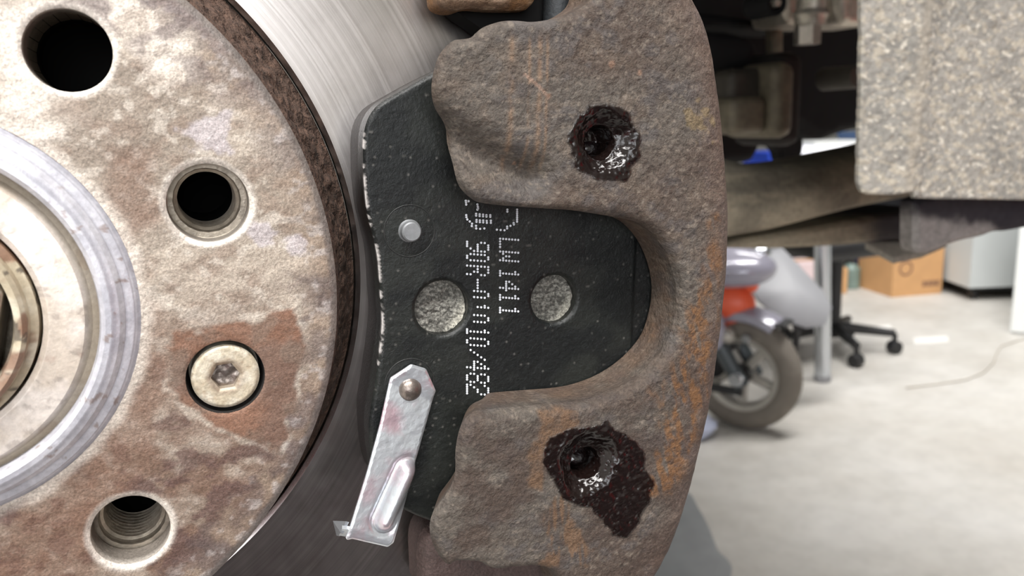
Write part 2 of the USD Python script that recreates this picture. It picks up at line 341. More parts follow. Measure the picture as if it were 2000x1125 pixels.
def hat_col(v):
    a, b, c = fbm(v, 60, 5, 11), fbm(v, 170, 5, 12), fbm(v, 420, 4, 13)
    rr = np.hypot(v[:, 0]-HUB[0], v[:, 2]-HUB[2])
    k = mixc(srgb(143, 131, 118), srgb(172, 160, 146), sstep(0.35, 0.65, a))
    k = mixc(k, srgb(132, 114, 100), sstep(0.48, 0.68, fbm(v, 260, 5, 14))*0.6)
    k = mixc(k, srgb(208, 199, 187), sstep(0.56, 0.68, c)*0.45)
    low = sstep(0.01, -0.045, v[:, 2]-HUB[2])                          # browner towards the bottom
    k = mixc(k, srgb(112, 88, 74), low*(0.45+0.5*sstep(0.4, 0.6, b)))
    k = mixc(k, srgb(92, 70, 64), low*sstep(0.52, 0.64, fbm(v, 240, 5, 21))*0.85)
    k = mixc(k, srgb(84, 68, 66), sstep(0.012, -0.01, v[:, 2]-HUB[2])*sstep(0.062, 0.070, rr)*sstep(0.50, 0.6, fbm(v, 190, 5, 22))*0.9)
    k = mixc(k, srgb(120, 92, 76), soft(brownband, v, 0.003, 0.006, 120, 7)*0.55)
    outer = sstep(0.066, 0.074, rr)
    k = mixc(k, mixc(srgb(140, 122, 106), srgb(112, 100, 94), sstep(0.4, 0.6, b)), outer*0.7)
    k = mixc(k, srgb(170, 162, 158), outer*sstep(0.6, 0.7, c)*0.6)
    k = mixc(k, srgb(222, 212, 200), soft(pale1, v, 0.004, 0.01, 90, 8)*(0.4+0.5*sstep(0.42, 0.55, b)))
    up = sstep(0.02, 0.06, v[:, 2]-HUB[2])*sstep(0.058, 0.066, rr)
    k = mixc(k, srgb(110, 98, 96), up*sstep(0.5, 0.62, fbm(v, 200, 4, 31))*0.8)
    r = soft(rust_patch, v, 0.0006, 0.0022, 260, 9)
    rc = mixc(srgb(112, 87, 74), srgb(126, 91, 72), sstep(0.4, 0.6, a)); rc = mixc(rc, srgb(112, 96, 84), sstep(0.5, 0.62, b)*0.6)
    k = mixc(k, rc, r*0.92)
    edge = soft(rust_patch.buffer(0.0014), v, 0.0005, 0.0025, 300, 9)*(1-r)
    k = mixc(k, srgb(205, 196, 182), edge*sstep(0.5, 0.62, fbm(v, 150, 3, 4))*0.4)
    for g, s in ((lav1, 1), (lav2, 2), (lav3, 3)):
        k = mixc(k, srgb(186, 178, 180), soft(g, v, 0.0006, 0.0025, 400, s)*0.75)
    for c_, r_ in ((h1, 0.0073), (h2, RH), (h3, 0.0074)):              # bare metal round the bolt holes
        dd = np.hypot(v[:, 0]-c_[0], v[:, 2]-c_[1])-r_
        k = mixc(k, srgb(222, 214, 204), sstep(0.0016, 0.0003, dd+0.001*(b-0.5))*0.8)
    k = mixc(k, srgb(118, 112, 108), sstep(0.0745, 0.0757, rr)*0.8)
    k = mixc(k, srgb(104, 96, 88), sstep(0.0012, 0.0025, v[:, 1])*(rr < 0.07)*0.85)
    k = mixc(k, srgb(208, 198, 186), sstep(0.0030, 0.0002, rr-0.0386+0.003*(b-0.5))*0.8)
    return k
def hat_rgh(v): return 0.44+0.3*(fbm(v, 150, 4, 17)-0.5)+0.12*soft(rust_patch, v, 0.001)
disc = thing('brake_disc', 'bare steel brake disc with rusty hat face and bright polished friction ring', 'brake disc', HUB)
def holed(pieces, *a): return pieces
put('hat', relief(hat_poly, hat_front, 0.007, 0.00052, rows=6), M['hat'], disc, col=hat_col, rgh=hat_rgh, label='weathered hat face with bolt holes')
# rusty conical wall of the hat
w = lathe([(HAT_R-0.0005, 0.0012), (HAT_R+0.0006, 0.0034)]+[(HAT_R+0.0012+0.0072*t**1.5, 0.005+0.0205*t) for t in np.linspace(0, 1, 40)]+[(RING_IN-0.0003, 0.0255), (RING_IN-0.0003, 0.033), (HAT_R-0.004, 0.033), (HAT_R-0.004, 0.003)], 700, close=True)
vv = w.vertices; rad = vv-np.array([HUB[0], 0, HUB[2]]); rad[:, 1] = 0; rad /= np.linalg.norm(rad, axis=1)[:, None]
tt = sstep(0.006, 0.012, vv[:, 1])*(vv[:, 1] < 0.0254)
w.vertices = vv+rad*(tt*(0.0034*(fbm(vv, 380, 5, 2)-0.66)))[:, None]
w.fix_normals()
put('hat_wall', w, M['rust'], disc, smooth=True, label='pitted dark rust wall behind the hat edge')
put('friction_ring', lathe_solid([(RING_IN+0.0012, Y_RING+0.0012), (RING_IN+0.0012, Y_RING), (RING_OUT-0.001, Y_RING), (RING_OUT, Y_RING+0.001), (RING_OUT, Y_RING+0.009), (RING_IN+0.0012, Y_RING+0.009)], 256), M['ring'], disc, smooth=8, label='polished friction ring with concentric scoring')

put('inner_chamfer', lathe_solid([(RING_IN+0.0001, Y_RING+0.0030), (RING_IN+0.0001, Y_RING+0.00050), (RING_IN+0.00121, Y_RING+0.00003), (RING_IN+0.00121, Y_RING+0.0030)], 400), mat_plain('polished_edge', srgb(190, 184, 180), 0.16, 1.0, 0.05, 200), disc, smooth=10, label='bright bevelled inner edge of the ring')

# ================================================================== hub behind the disc
hub = thing('wheel_hub', 'wheel hub showing as a grey ring and pale face in the middle of the disc', 'wheel hub', HUB)
fp = circle(hubc, 0.068, 128)
for c, r in ((h1, 0.0078), (h2, 0.0066), (h3, 0.0066), (hs, 0.0045)): fp = fp.difference(circle(c, r, 72))
put('flange', relief(fp, lambda x, z, d: 0*x+0.0075, 0.022, 0.002), M['bore'], hub)
for c in (h2, h3):
    pr = [(0.0078, 0.0074), (0.0070, 0.0078), (0.0063, 0.0092)]
    for k in range(9): pr += [(0.0057, 0.0096+k*0.0015), (0.0065, 0.01035+k*0.0015)]
    pr += [(0.0066, 0.0235)]
    put('threaded_bore', lathe(pr, 72, (c[0], 0, c[1])), M['bore'], hub, smooth=25)
    put('bore_end', lathe([(0.0066, 0.0235), (0.0066, 0.050), (0, 0.050)], 48, (c[0], 0, c[1])), M['black'], hub, smooth=25)  # black sleeve, the darkness down the bore is in its colour
put('blind_bore', lathe([(0.0078, 0.0074), (0.0078, 0.030), (0, 0.030)], 64, (h1[0], 0, h1[1])), M['black'], hub, smooth=25)
def nose_col(v):
    rr = np.hypot(v[:, 0]-HUB[0], v[:, 2]-HUB[2]); b, c = fbm(v, 200, 4, 41), fbm(v, 500, 4, 42)
    k = mixc(srgb(186, 186, 194), srgb(205, 205, 212), sstep(0.4, 0.6, b))
    k = mixc(k, srgb(150, 150, 160), sstep(0.58, 0.66, fbm(np.c_[rr*3, v[:, 1]*3, 0*rr], 700, 3, 4))*0.5)
    k = mixc(k, srgb(130, 104, 88), sstep(0.66, 0.72, c)*0.6)
    return k
def dense(prof, st=0.0004):
    l = LineString(prof); n = int(l.length/st); return sorted_prof(l, n, prof)
def sorted_prof(l, n, prof):
    t = np.unique(np.r_[np.linspace(0, l.length, n), [l.project(Point(q)) for q in prof]]); return [l.interpolate(q).coords[0] for q in t]
put('centring_ring', lathe(dense([(0.0386, 0.004), (0.0386, 0.0002), (0.0374, -0.0010), (0.0360, -0.0016), (0.0350, -0.0028), (0.0336, -0.0036), (0.0326, -0.0038), (0.0318, -0.0030), (0.0314, -0.0010), (0.0314, 0.004)]), 620), M['nose'], hub, smooth=40, col=nose_col, rgh=0.36, label='grey rim of the centring spigot')
def face_col(v):
    b, c = fbm(v, 120, 4, 51), fbm(v, 420, 4, 52); rr = np.hypot(v[:, 0]-HUB[0], v[:, 2]-HUB[2])
    k = mixc(srgb(206, 194, 180), srgb(226, 217, 208), sstep(0.4, 0.6, b))
    k = mixc(k, srgb(150, 118, 104), sstep(0.62, 0.70, fbm(v, 170, 4, 53))*0.55)
    k = mixc(k, srgb(128, 116, 110), sstep(0.64, 0.7, c)*0.4)
    return mixc(k, srgb(150, 138, 118), sstep(0.0285, 0.0305, rr)*0.8)
put('hub_face', lathe(dense([(0.0314, 0.0002), (0.0302, -0.0004), (0.0290, -0.0022), (0.0260, -0.0027), (0.0232, -0.0030), (0.0222, -0.0024), (0.0218, 0.006)]), 520), M['nose'], hub, smooth=40, col=face_col, rgh=0.42, label='pale beige face between spigot and axle bolt')

bolt = thing('axle_bolt', 'corroded axle bolt with washer collar and hexagon socket at left edge', 'bolt', HUB)
def bolt_col(v):
    b, c = fbm(v, 200, 4, 61), fbm(v, 500, 4, 62)
    k = mixc(srgb(186, 174, 150), srgb(206, 198, 178), sstep(0.4, 0.6, b)); k = mixc(k, srgb(122, 82, 62), sstep(0.5, 0.6, fbm(v, 150, 4, 63))*0.8)
    return mixc(k, srgb(50, 42, 40), sstep(0.6, 0.66, c)*0.7)
put('washer_collar', lathe_solid(dense([(0.0175, -0.0030), (0.0182, -0.0062), (0.0194, -0.0066), (0.0201, -0.0058), (0.0203, -0.0036), (0.0216, -0.0030), (0.0217, 0.004), (0.0175, 0.004)]), 400), M['nose'], bolt, smooth=30, col=bolt_col, rgh=0.5)
hexp = Polygon([(HUB[0]+0.0178*np.cos(a), HUB[2]+0.0178*np.sin(a)) for a in np.arange(6)*np.pi/3+0.26])
hexh = hexp.difference(Polygon([(HUB[0]+0.0095*np.cos(a), HUB[2]+0.0095*np.sin(a)) for a in np.arange(12)*np.pi/6+0.26]))
put('bolt_head', relief(hexh, lambda x, z, d: -0.0075+np.maximum(0.0015-d, 0), 0.004, 0.0006), M['bore'], bolt)
put('socket_floor', relief(circle(hubc, 0.0105, 32), lambda x, z, d: 0*x-0.0005, 0.003, 0.001), M['dark'], bolt)

# ================================================================== countersunk screw
scr = thing('countersunk_screw', 'pale countersunk hexagon socket screw sunk in the rusty hat patch', 'screw', (hs[0], 0, hs[1]))
hexa = Polygon([(hs[0]+0.0029*np.cos(a), hs[1]+0.0029*np.sin(a)) for a in np.arange(6)*np.pi/3+0.02])
def screw_col(v):
    rr = np.hypot(v[:, 0]-hs[0], v[:, 2]-hs[1]); b, c = fbm(v, 350, 4, 71), fbm(v, 900, 4, 72)
    k = mixc(srgb(186, 174, 152), srgb(208, 200, 182), sstep(0.4, 0.62, b)); k = mixc(k, srgb(150, 128, 104), sstep(0.6, 0.68, c)*0.5)
    return mixc(k, srgb(120, 98, 82), sstep(0.0045, 0.0030, rr)*0.6)
put('screw_head', relief(circle(hs, 0.0067, 96).difference(hexa), lambda x, z, d: 0.0007+np.minimum(np.maximum(0.0006-d, 0), 0.0006)*0.8, 0.0048, 0.00035, rows=3), M['screw'], scr, col=screw_col, rgh=0.45)
put('socket_floor', relief(hexa.buffer(0.0001), lambda x, z, d: 0.0031+0.0005*(fbm(np.c_[x, 0*x, z], 900, 3, 3)-0.5), 0.0046, 0.0004), M['rivet'], scr)
put('countersink', lathe([(0.0077, 0.0003), (0.0076, 0.0030), (0.0070, 0.0072)], 72, (hs[0], 0, hs[1])), M['dark'], disc, smooth=True)

# ================================================================== brake pad
YP = 0.0065
pad = thing('brake_pad', 'black painted brake pad with white dot-matrix print between disc and caliper', 'brake pad', at(1000, 600, YP))
pad_px = [(846, 143), (800, 168), (760, 191), (740, 203), (724, 222), (714, 245), (710, 275), (710, 300), (711, 343), (717, 414), (728, 456), (738, 496), (742, 542), (744, 584), (748, 629), (745, 665), (736, 732), (725, 800), (721, 825), (722, 853), (724, 890), (730, 935), (745, 970), (788, 997), (835, 1017), (900, 1040), (1230, 990), (1278, 900), (1296, 600), (1278, 300), (1200, 180), (960, 90)]
pp = smooth_poly(pxpoly(pad_px, YP), 0.001)
ph1, ph2 = at(864, 602, YP), at(1083, 585, YP)
pin = at(800, 451, YP); riv = at(800, 748, YP)
plate = pp
for c, r in ((ph1, 0.00645), (ph2, 0.0060)): plate = plate.difference(circle((c[0], c[2]), r, 72))
shim_x = across(*at(1237, 600, YP)[[0, 2]])
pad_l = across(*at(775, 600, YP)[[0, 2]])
def pad_front(x, z, d):
    v = np.c_[x, 0*x, z]
    y = YP+np.where(d < 0.0008, 0.0008-np.sqrt(np.maximum(0.0008**2-(0.0008-d)**2, 0)), 0)*0.8
    for c in (pin, riv):
        rr = np.hypot(x-c[0], z-c[2]); y = y+0.00005*np.exp(-((rr-0.0058)/0.0005)**2)
    y = y+0.0005*sstep(-0.0002, 0.0002, across(x, z)-shim_x)
    return y+(fbm(v, 900, 3, 81)-0.5)*0.00012
def pad_col(v):
    P = shapely.points(v[:, 0], v[:, 2]); de = shapely.distance(pp.exterior, P)
    k = mixc(srgb(22, 24, 24), srgb(33, 35, 33), sstep(0.4, 0.6, fbm(v, 90, 4, 82)))
    k = mixc(k, srgb(96, 94, 90), sstep(0.72, 0.78, fbm(v, 1300, 3, 83))*0.7)
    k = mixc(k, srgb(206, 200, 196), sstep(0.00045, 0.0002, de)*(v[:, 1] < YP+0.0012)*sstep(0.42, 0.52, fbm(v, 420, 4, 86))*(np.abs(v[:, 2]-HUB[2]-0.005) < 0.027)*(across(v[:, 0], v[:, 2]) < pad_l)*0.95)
    return mixc(k, srgb(30, 30, 30), sstep(0, 0.0004, across(v[:, 0], v[:, 2])-shim_x)*0.5)
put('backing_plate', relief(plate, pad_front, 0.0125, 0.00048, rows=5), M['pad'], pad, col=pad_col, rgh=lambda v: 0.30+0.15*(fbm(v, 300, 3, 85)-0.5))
fr = smooth_poly(pxpoly(pad_px, YP), 0.001).buffer(-0.0006)
put('friction_block', relief(fr, lambda x, z, d: 0*x+0.0126, Y_RING-0.0001, 0.0015, rows=4), M['pad'], pad, col=lambda v: mixc(srgb(26, 23, 23), srgb(40, 35, 34), fbm(v, 500, 4, 9)), rgh=0.5)
def plug_front(c, r):
    def f(x, z, d):
        v = np.c_[x, 0*x, z]; u = ((x-c[0])*0.75-(z-c[2])*0.66)/r
        return YP+0.0032+(fbm(v, 900, 3, 91)-0.5)*0.0011-0.0014*sstep(0.35, 0.95, u)*(fbm(v, 300, 2, 6))+0.0008*sstep(0.3, 1, -u)
    return f
for c, r in ((ph1, 0.0064), (ph2, 0.00595)):
    put('friction_plug', relief(circle((c[0], c[2]), r, 64), plug_front(c, r), 0.0125, 0.00022, rows=2), M['plug'], pad, rgh=0.6, label='rough grey compound in round hole',
        col=lambda v, c=c, r=r: mixc(mixc(srgb(92, 90, 84), srgb(140, 138, 130), sstep(0.42, 0.6, fbm(v, 1500, 4, 93))), srgb(196, 192, 178), sstep(0.55, 0.95, ((v[:, 0]-c[0])*0.8-(v[:, 2]-c[2])*0.6)/r)*0.7))
pn = lathe_solid([(0, YP-0.0022), (0.0019, YP-0.0022), (0.0022, YP-0.0019), (0.0023, YP-0.0004), (0.0026, YP), (0.0026, YP+0.003), (0, YP+0.003)], 40, pin)
for c_ in (pin, riv):
    tor = trimesh.creation.torus(0.0058, 0.00014, 96, 8); rot(tor, [1, 0, 0], 90, [0, 0, 0]); tor.apply_translation([c_[0], YP+0.00002, c_[2]]); put('stamped_ring', tor, M['pad'], pad, smooth=True, col=srgb(44, 45, 44), rgh=0.3)
put('locating_pin', pn, mat_plain('grey_rivet', srgb(128, 130, 132), 0.5, 0.4, 0.2, 700), pad, smooth=25, label='small grey rivet pin')
# dot-matrix print, reading downwards (turned a quarter clockwise)
FONT = {'9': ['01110', '10001', '10001', '01111', '00001', '00010', '11100'], '0': ['0110', '1001', '1001', '1001', '1001', '1001', '0110'],
        'R': ['1110', '1001', '1001', '1110', '1010', '1001', '1001'], '-': ['0000', '0000', '0000', '1111', '0000', '0000', '0000'],
        '1': ['010', '110', '010', '010', '010', '010', '111'], '/': ['00000', '00001', '00010', '00100', '01000', '10000', '00000'],
        '4': ['00010', '00110', '01010', '10010', '11111', '00010', '00010'], '8': ['01110', '10001', '10001', '01110', '10001', '10001', '01110'],
        '2': ['01110', '10001', '00001', '00110', '01000', '10000', '11111'], 'L': ['1000', '1000', '1000', '1000', '1000', '1000', '1111'],
        'W': ['10001', '10001', '10001', '10101', '10101', '11011', '10001'], 'o': ['0110', '1001', '1001', '1001', '1001', '0000', '0000'], 'i': ['010', '110', '010', '010', '000', '000', '000']}
def glyph(ch, x0, y0, y1, dx):
    g = FONT[ch]; w_ = max(len(g[0])-1, 1)
    return [(x0+dx*(6-r), y0+(y1-y0)*c/w_+0.075*dx*(6-r)) for r in range(7) for c in range(len(g[0])) if g[r][c] == '1']
dots = []
for ch, a, b in (('9', 472, 489), ('0', 495.5, 507.5), ('R', 518.5, 535), ('-', 545, 561), ('o', 567, 579), ('1', 595, 601), ('o', 614, 627), ('1', 643, 650), ('0', 660, 673), ('/', 683, 700), ('4', 705, 721), ('8', 729, 745), ('2', 751, 768)):
    g = glyph(ch, 912, a, b, 6.9)
    if ch == '1' and a < 600: g = [q for q in g if q[0] > 928]
    dots += g
for ch, a, b in (('L', 466, 482), ('W', 491, 508), ('1', 529, 538), ('4', 549, 566), ('1', 576, 585), ('1', 601, 610)): dots += glyph(ch, 976.5, a, b, 5.9)
for x, y in ((100, 62), (128, 66), (102, 80), (104, 100), (215, 98), (220, 120), (222, 138), (216, 150), (104, 205), (106, 225), (115, 248), (140, 268), (162, 290), (160, 314), (202, 312), (204, 338), (243, 342), (285, 338),
             (203, 192), (238, 197), (272, 200), (306, 205), (344, 205), (203, 210), (238, 214), (272, 217), (306, 220), (344, 222), (207, 253), (240, 257), (274, 258), (308, 262), (350, 260), (207, 272), (240, 275), (274, 277), (310, 282), (350, 282),
             (410, 350), (448, 353), (486, 356), (512, 338), (512, 320), (546, 312), (580, 298), (578, 285), (612, 270), (612, 250), (612, 230), (612, 210), (612, 190), (612, 172), (612, 150), (515, 170), (515, 150)):
    dots.append((890+x/5.114, 380+y/5.114))
dm = []
for x, y in dots:
    c = at(x, y, YP); q = trimesh.creation.cylinder(radius=0.00027, height=0.00016, sections=10)
    q.apply_transform(trimesh.transformations.rotation_matrix(np.pi/2, [1, 0, 0])); q.apply_translation([c[0], YP-0.00006, c[2]]); dm.append(q)
put('printed_lettering', cat(*dm), M['print'], pad, smooth=False, label='white dot-matrix logo and numbers')
# wear indicator clip riveted to the pad
YCL = 0.0052
clip_px = [(804, 712), (833, 721), (852, 764), (811, 885), (785, 970), (759, 1042), (748, 1050), (680, 1034), (664, 1038), (671, 1024), (712, 912), (740, 825), (763, 739)]
cp = pxpoly(clip_px, YCL).buffer(-0.0006).buffer(0.0006, quad_segs=6)
ra, rb = at(789, 912, YCL), at(743, 1000, YCL)
ra2, rb2 = np.array([ra[0], ra[2]]), np.array([rb[0], rb[2]])
rib_line = LineString([ra2, rb2])
def clip_front(x, z, d):
    q = shapely.distance(rib_line, shapely.points(x, z)); h = 0.0023; v = np.c_[x, 0*x, z]
    y = YCL-h*np.where(q < 0.0024, np.cos(np.clip(q/0.0024, 0, 1)*np.pi/2)**0.8, 0)+0.0003*np.exp(-((q-0.0031)/0.0006)**2)
    t = ((x-ra2[0])*(rb2-ra2)[0]+(z-ra2[1])*(rb2-ra2)[1])/np.dot(rb2-ra2, rb2-ra2)
    y = y-0.0046*np.clip((t+1.4)/2.5, 0, 1.1)                                  # the free end stands off a little
    return y+(fbm(v, 250, 3, 8)-0.5)*0.00025*sstep(0.0, -0.6, t)+np.maximum(0.0003-d, 0)
clip = put('wear_indicator_clip', relief(cp, clip_front, lambda x, z, d: clip_front(x, z, d+1)+0.0008, 0.00035, rows=2), M['zinc'], pad, label='bright zinc sheet clip with raised rib')
def quad(a, b, c, d, t=0.0008):
    a, b, c, d = map(np.asarray, (a, b, c, d)); n = np.cross(b-a, d-a); n = n/np.linalg.norm(n)*t
    return trimesh.convex.convex_hull(np.array([a, b, c, d, a+n, b+n, c+n, d+n]))
YT = YCL-0.0046
put('bent_lip', quad(at(668, 1033, YT), at(757, 1044, YT), at(752, 1060, YT+0.0028), at(662, 1046, YT+0.0028)), M['zinc'], clip, smooth=30)
put('bent_tab', quad(at(676, 1018, YT+0.0006), at(665, 1040, YT+0.0006), at(657, 1046, YT+0.0065), at(650, 1017, YT+0.0065)), M['zinc'], clip, smooth=30)
put('rivet_head', lathe_solid([(0, YCL-0.0014), (0.0010, YCL-0.0013), (0.0021, YCL-0.0008), (0.0029, YCL+0.0002), (0.0029, YP+0.003), (0, YP+0.003)], 40, at(801, 762, YCL)), M['rivet'], clip, smooth=40, label='brownish domed rivet')

# ================================================================== caliper
YF, YB = -0.008, 0.0060
B = YB; Fr = YF
LF = -0.0045
cal_px = [(1150, -190, B), (1128, -90, B), (1114, -5, B), (1104, 20, B), (1084, 38, 0.0), (1050, 42, Fr), (1020, 38, Fr), (990, 38, Fr), (965, 45, Fr), (948, 52, Fr), (936, 62, Fr), (926, 73, Fr), (905, 75, Fr), (882, 79, Fr+.003),
          (858, 100, LF), (846, 125, LF), (838, 165, LF), (841, 192, LF), (852, 214, LF), (872, 238, LF), (881, 258, LF), (882, 290, LF), (884, 325, LF), (887, 350, LF), (896, 370, LF), (914, 388, -.003), (940, 397, Fr), (975, 402, Fr), (1040, 407, Fr), (1090, 410, Fr), (1120, 411, Fr),
          (1184, 419, B), (1210, 430, B), (1229, 447, B), (1245, 468, B), (1257, 492, B), (1267, 520, B), (1272, 545, B), (1273, 570, B), (1269, 604, B), (1256, 649, B), (1232, 682, B), (1199, 712, B), (1161, 735, B), (1120, 750, B), (1087, 757, B), (1030, 765, .0045), (985, 778, .001), (950, 790, -.002), (922, 800, LF), (905, 811, LF), (894, 830, LF),
          (888, 856, LF), (885, 880, LF), (886, 905, LF), (884, 930, LF), (870, 957, LF), (855, 977, LF), (841, 995, LF), (834, 1022, LF), (839, 1050, LF), (849, 1073, LF), (866, 1093, -.003), (890, 1101, Fr), (915, 1101, Fr), (945, 1103, Fr), (955, 1113, Fr), (975, 1118, Fr), (1010, 1112, Fr), (1060, 1110, Fr), (1080, 1118, Fr), (1095, 1135, Fr), (1110, 1200, Fr), (1200, 1230, Fr),
          (1255, 1160, -.003), (1290, 1100, -.003), (1312, 1055, -.003), (1332, 1000, -.003), (1352, 930, -.003), (1371, 850, -.003), (1385, 790, -.003), (1396, 720, -.003), (1406, 640, -.003), (1415, 560, -.003), (1420, 480, -.003), (1421, 409, -.003), (1417, 348, -.003), (1409, 245, -.003), (1398, 164, -.003), (1389, 98, -.003), (1373, 41, -.003), (1360, 14, -.003), (1335, -30, -.003), (1300, -100, -.003), (1270, -190, -.003)]
calp = smooth_poly(pxpoly(cal_px, YF), 0.001)
calp = calp if calp.is_valid else calp.buffer(0)
b1, b1h = at(1183, 277, YF), at(1160, 278, YF+0.005)
b2, b2h = at(1150, 905, YF), at(1136, 897, YF+0.005)
val_line = LineString([(q[0], q[2]) for q in (at(850, 245, YF), at(925, 290, YF), at(990, 325, YF), at(1045, 345, YF))])
outer_line = LineString([(q[0], q[2]) for q in (at(p[0], p[1], -.003) for p in [(1300, -80), (1360, 14), (1389, 98), (1409, 245), (1421, 409), (1415, 560), (1396, 720), (1371, 850), (1332, 1000), (1290, 1100), (1200, 1230)])])
u_line = LineString([(q[0], q[2]) for q in (at(x, y, B) for x, y in [(1184, 417), (1229, 447), (1255, 488), (1270, 529), (1273, 570), (1269, 604), (1256, 649), (1232, 682), (1199, 712), (1161, 735), (1087, 757), (1012, 768), (937, 781)])])
def cal_front(x, z, d):
    P = shapely.points(x, z); v = np.c_[x, 0*x, z]
    r = np.full(len(x), 0.0022)
    do = shapely.distance(outer_line, P); r = np.where(do < 0.02, 0.0060, r)
    r = np.where(shapely.distance(u_line, P) < 0.006, 0.0028, r)
    y = YF+np.where(d < r, r-np.sqrt(np.maximum(r**2-(r-d)**2, 0)), 0)*0.95
    y = y+0.0010*sstep(0.016, 0.002, do)                               # face falls away to the outer edge
    vd = shapely.distance(val_line, P); y = y+0.0046*np.exp(-(vd/0.0040)**2)
    for c, ch, rb_, dp in ((b1, b1h, 0.0080, 0.0023), (b2, b2h, 0.0084, 0.0032)):
        ang = np.arctan2(z-c[2], x-c[0]); wob = 1+0.06*np.sin(3*ang+1)+0.05*np.sin(5*ang)
        rr = np.hypot(x-c[0], z-c[2])/wob
        y = y+dp*sstep(rb_, rb_*0.45, rr)
        rh = np.hypot(x-ch[0], z-ch[2]); y = y+0.0062*sstep(0.0038, 0.0029, rh)
        y = y+0*rh
    # uneven casting
    y = y+(fbm(v, 130, 3, 101)-0.5)*0.0006*sstep(0, 0.003, d)+(fbm(v, 520, 4, 102)-0.5)*0.00042*sstep(0, 0.002, d)
    up = (z > HUB[2]); y = y-0.0012*up*sstep(0.004, 0.0, np.abs(x-at(850, 170, B)[0]-0.004))*0
    return y
wet1 = pxpoly([(1108, 270), (1125, 235), (1150, 208), (1185, 198), (1218, 210), (1238, 240), (1252, 275), (1245, 315), (1225, 350), (1185, 355), (1150, 345), (1122, 320)], YF)
wet2 = pxpoly([(1060, 880), (1075, 855), (1105, 842), (1150, 832), (1185, 825), (1205, 840), (1240, 860), (1258, 885), (1262, 915), (1275, 940), (1268, 975), (1250, 1020), (1225, 1050), (1195, 1045), (1170, 1010), (1140, 990), (1100, 975), (1085, 950), (1065, 920)], YF)
rust_r = pxpoly([(1395, 440), (1408, 560), (1396, 680), (1380, 780), (1355, 880), (1322, 960), (1265, 965), (1275, 900), (1300, 820), (1268, 790), (1330, 690), (1350, 600), (1380, 530)], YF)
tan1 = pxpoly([(1056, 808), (1128, 805), (1130, 832), (1095, 850), (1070, 880), (1060, 960), (1035, 950), (1030, 880), (1055, 860)], YF)
tan2 = pxpoly([(1080, 970), (1110, 960), (1125, 1040), (1150, 1110), (1060, 1110), (1075, 1040)], YF)
yel = pxpoly([(1345, 235), (1375, 210), (1392, 225), (1385, 260), (1360, 262)], YF)
lines = [(across(*at(px_, 80, YF)[[0, 2]]), w_) for px_, w_ in ((1000, .0006), (1055, .00055), (1035, .0003), (1070, .0003))]
zl0, zl1 = at(1000, 350, YF)[2], at(1000, 60, YF)[2]
scr_l = LineString([(q[0], q[2]) for q in (at(1025, 145, YF), at(1055, 172, YF), at(1072, 190, YF))])
fleck = [(at(x, y, YF), r) for x, y, r in ((1195, 125, .0008), (1250, 142, .0006), (1018, 320, .0004), (1072, 187, .0005))]
def cal_wet(v):
    w = np.maximum(soft(wet1, v, 0.0005, 0.0016, 420, 3), soft(wet2, v, 0.0004, 0.0014, 420, 4))
    return w*(v[:, 1] < 0.005)
def cal_col(v):
    a, b, c = fbm(v, 45, 4, 111), fbm(v, 150, 5, 112), fbm(v, 480, 4, 113)
    k = mixc(srgb(97, 89, 81), srgb(86, 73, 64), sstep(0.4, 0.62, a))
    k = mixc(k, srgb(104, 90, 78), sstep(0.5, 0.65, b)*0.6); k = mixc(k, srgb(86, 81, 80), sstep(0.5, 0.64, fbm(v, 190, 4, 114))*0.6)
    k = mixc(k, srgb(132, 120, 108), sstep(0.58, 0.70, fbm(v, 900, 3, 120))*0.6)
    k = mixc(k, srgb(58, 48, 43), sstep(0.58, 0.70, fbm(v, 700, 3, 119))*0.55)
    P = shapely.points(v[:, 0], v[:, 2]); do = shapely.distance(outer_line, P)
    k = mixc(k, srgb(106, 80, 68), sstep(0.014, 0.0, do)*0.5)
    lowr = sstep(0.0, -0.05, v[:, 2]-HUB[2]); k = mixc(k, srgb(72, 57, 49), lowr*sstep(0.36, 0.6, b)*0.7)
    st = fbm(np.c_[v[:, 0]*1.0+v[:, 2]*0.25, v[:, 1], v[:, 2]*0.22], 640, 4, 115)
    st2 = fbm(v, 900, 3, 125); k = mixc(k, mixc(srgb(128, 88, 50), srgb(94, 68, 50), sstep(0.5, 0.66, st2)), soft(rust_r, v, 0.003, 0.006, 200, 5)*sstep(0.40, 0.58, st)*0.8)
    t = np.maximum(soft(tan1, v, 0.0006, 0.0018, 300, 6)*(0.5+0.5*sstep(.42, .55, c)), soft(tan2, v, 0.001, 0.004, 250, 6)*sstep(0.45, 0.55, fbm(np.c_[v[:, 0]*3, v[:, 1], v[:, 2]*0.4], 330, 3, 116)))
    k = mixc(k, srgb(116, 88, 64), t*0.8)
    for x0, w_ in lines:
        s = np.exp(-((across(v[:, 0], v[:, 2])-x0)/w_)**2)*sstep(zl0, zl0+0.004, v[:, 2])*sstep(zl1, zl1-0.003, v[:, 2])
        k = mixc(k, srgb(142, 114, 90), s*sstep(0.3, 0.55, fbm(v, 330, 3, 117))*0.7)
    k = mixc(k, srgb(162, 134, 116), sstep(0.0005, 0.0002, shapely.distance(scr_l, P))*0.8)
    k = mixc(k, srgb(134, 114, 80), soft(yel, v, 0.0008, 0.006, 400, 8)*0.6)
    for c_, r_ in fleck: k = mixc(k, srgb(134, 106, 88), sstep(r_*1.3, r_*0.6, np.hypot(v[:, 0]-c_[0], v[:, 2]-c_[2])))
    side = sstep(YF+0.004, YF+0.008, v[:, 1])
    k = mixc(k, srgb(128, 98, 74), side*0.5*(fbm(v, 200, 3, 118)))
    return mixc(k, srgb(21, 12, 11), cal_wet(v)*0.97)
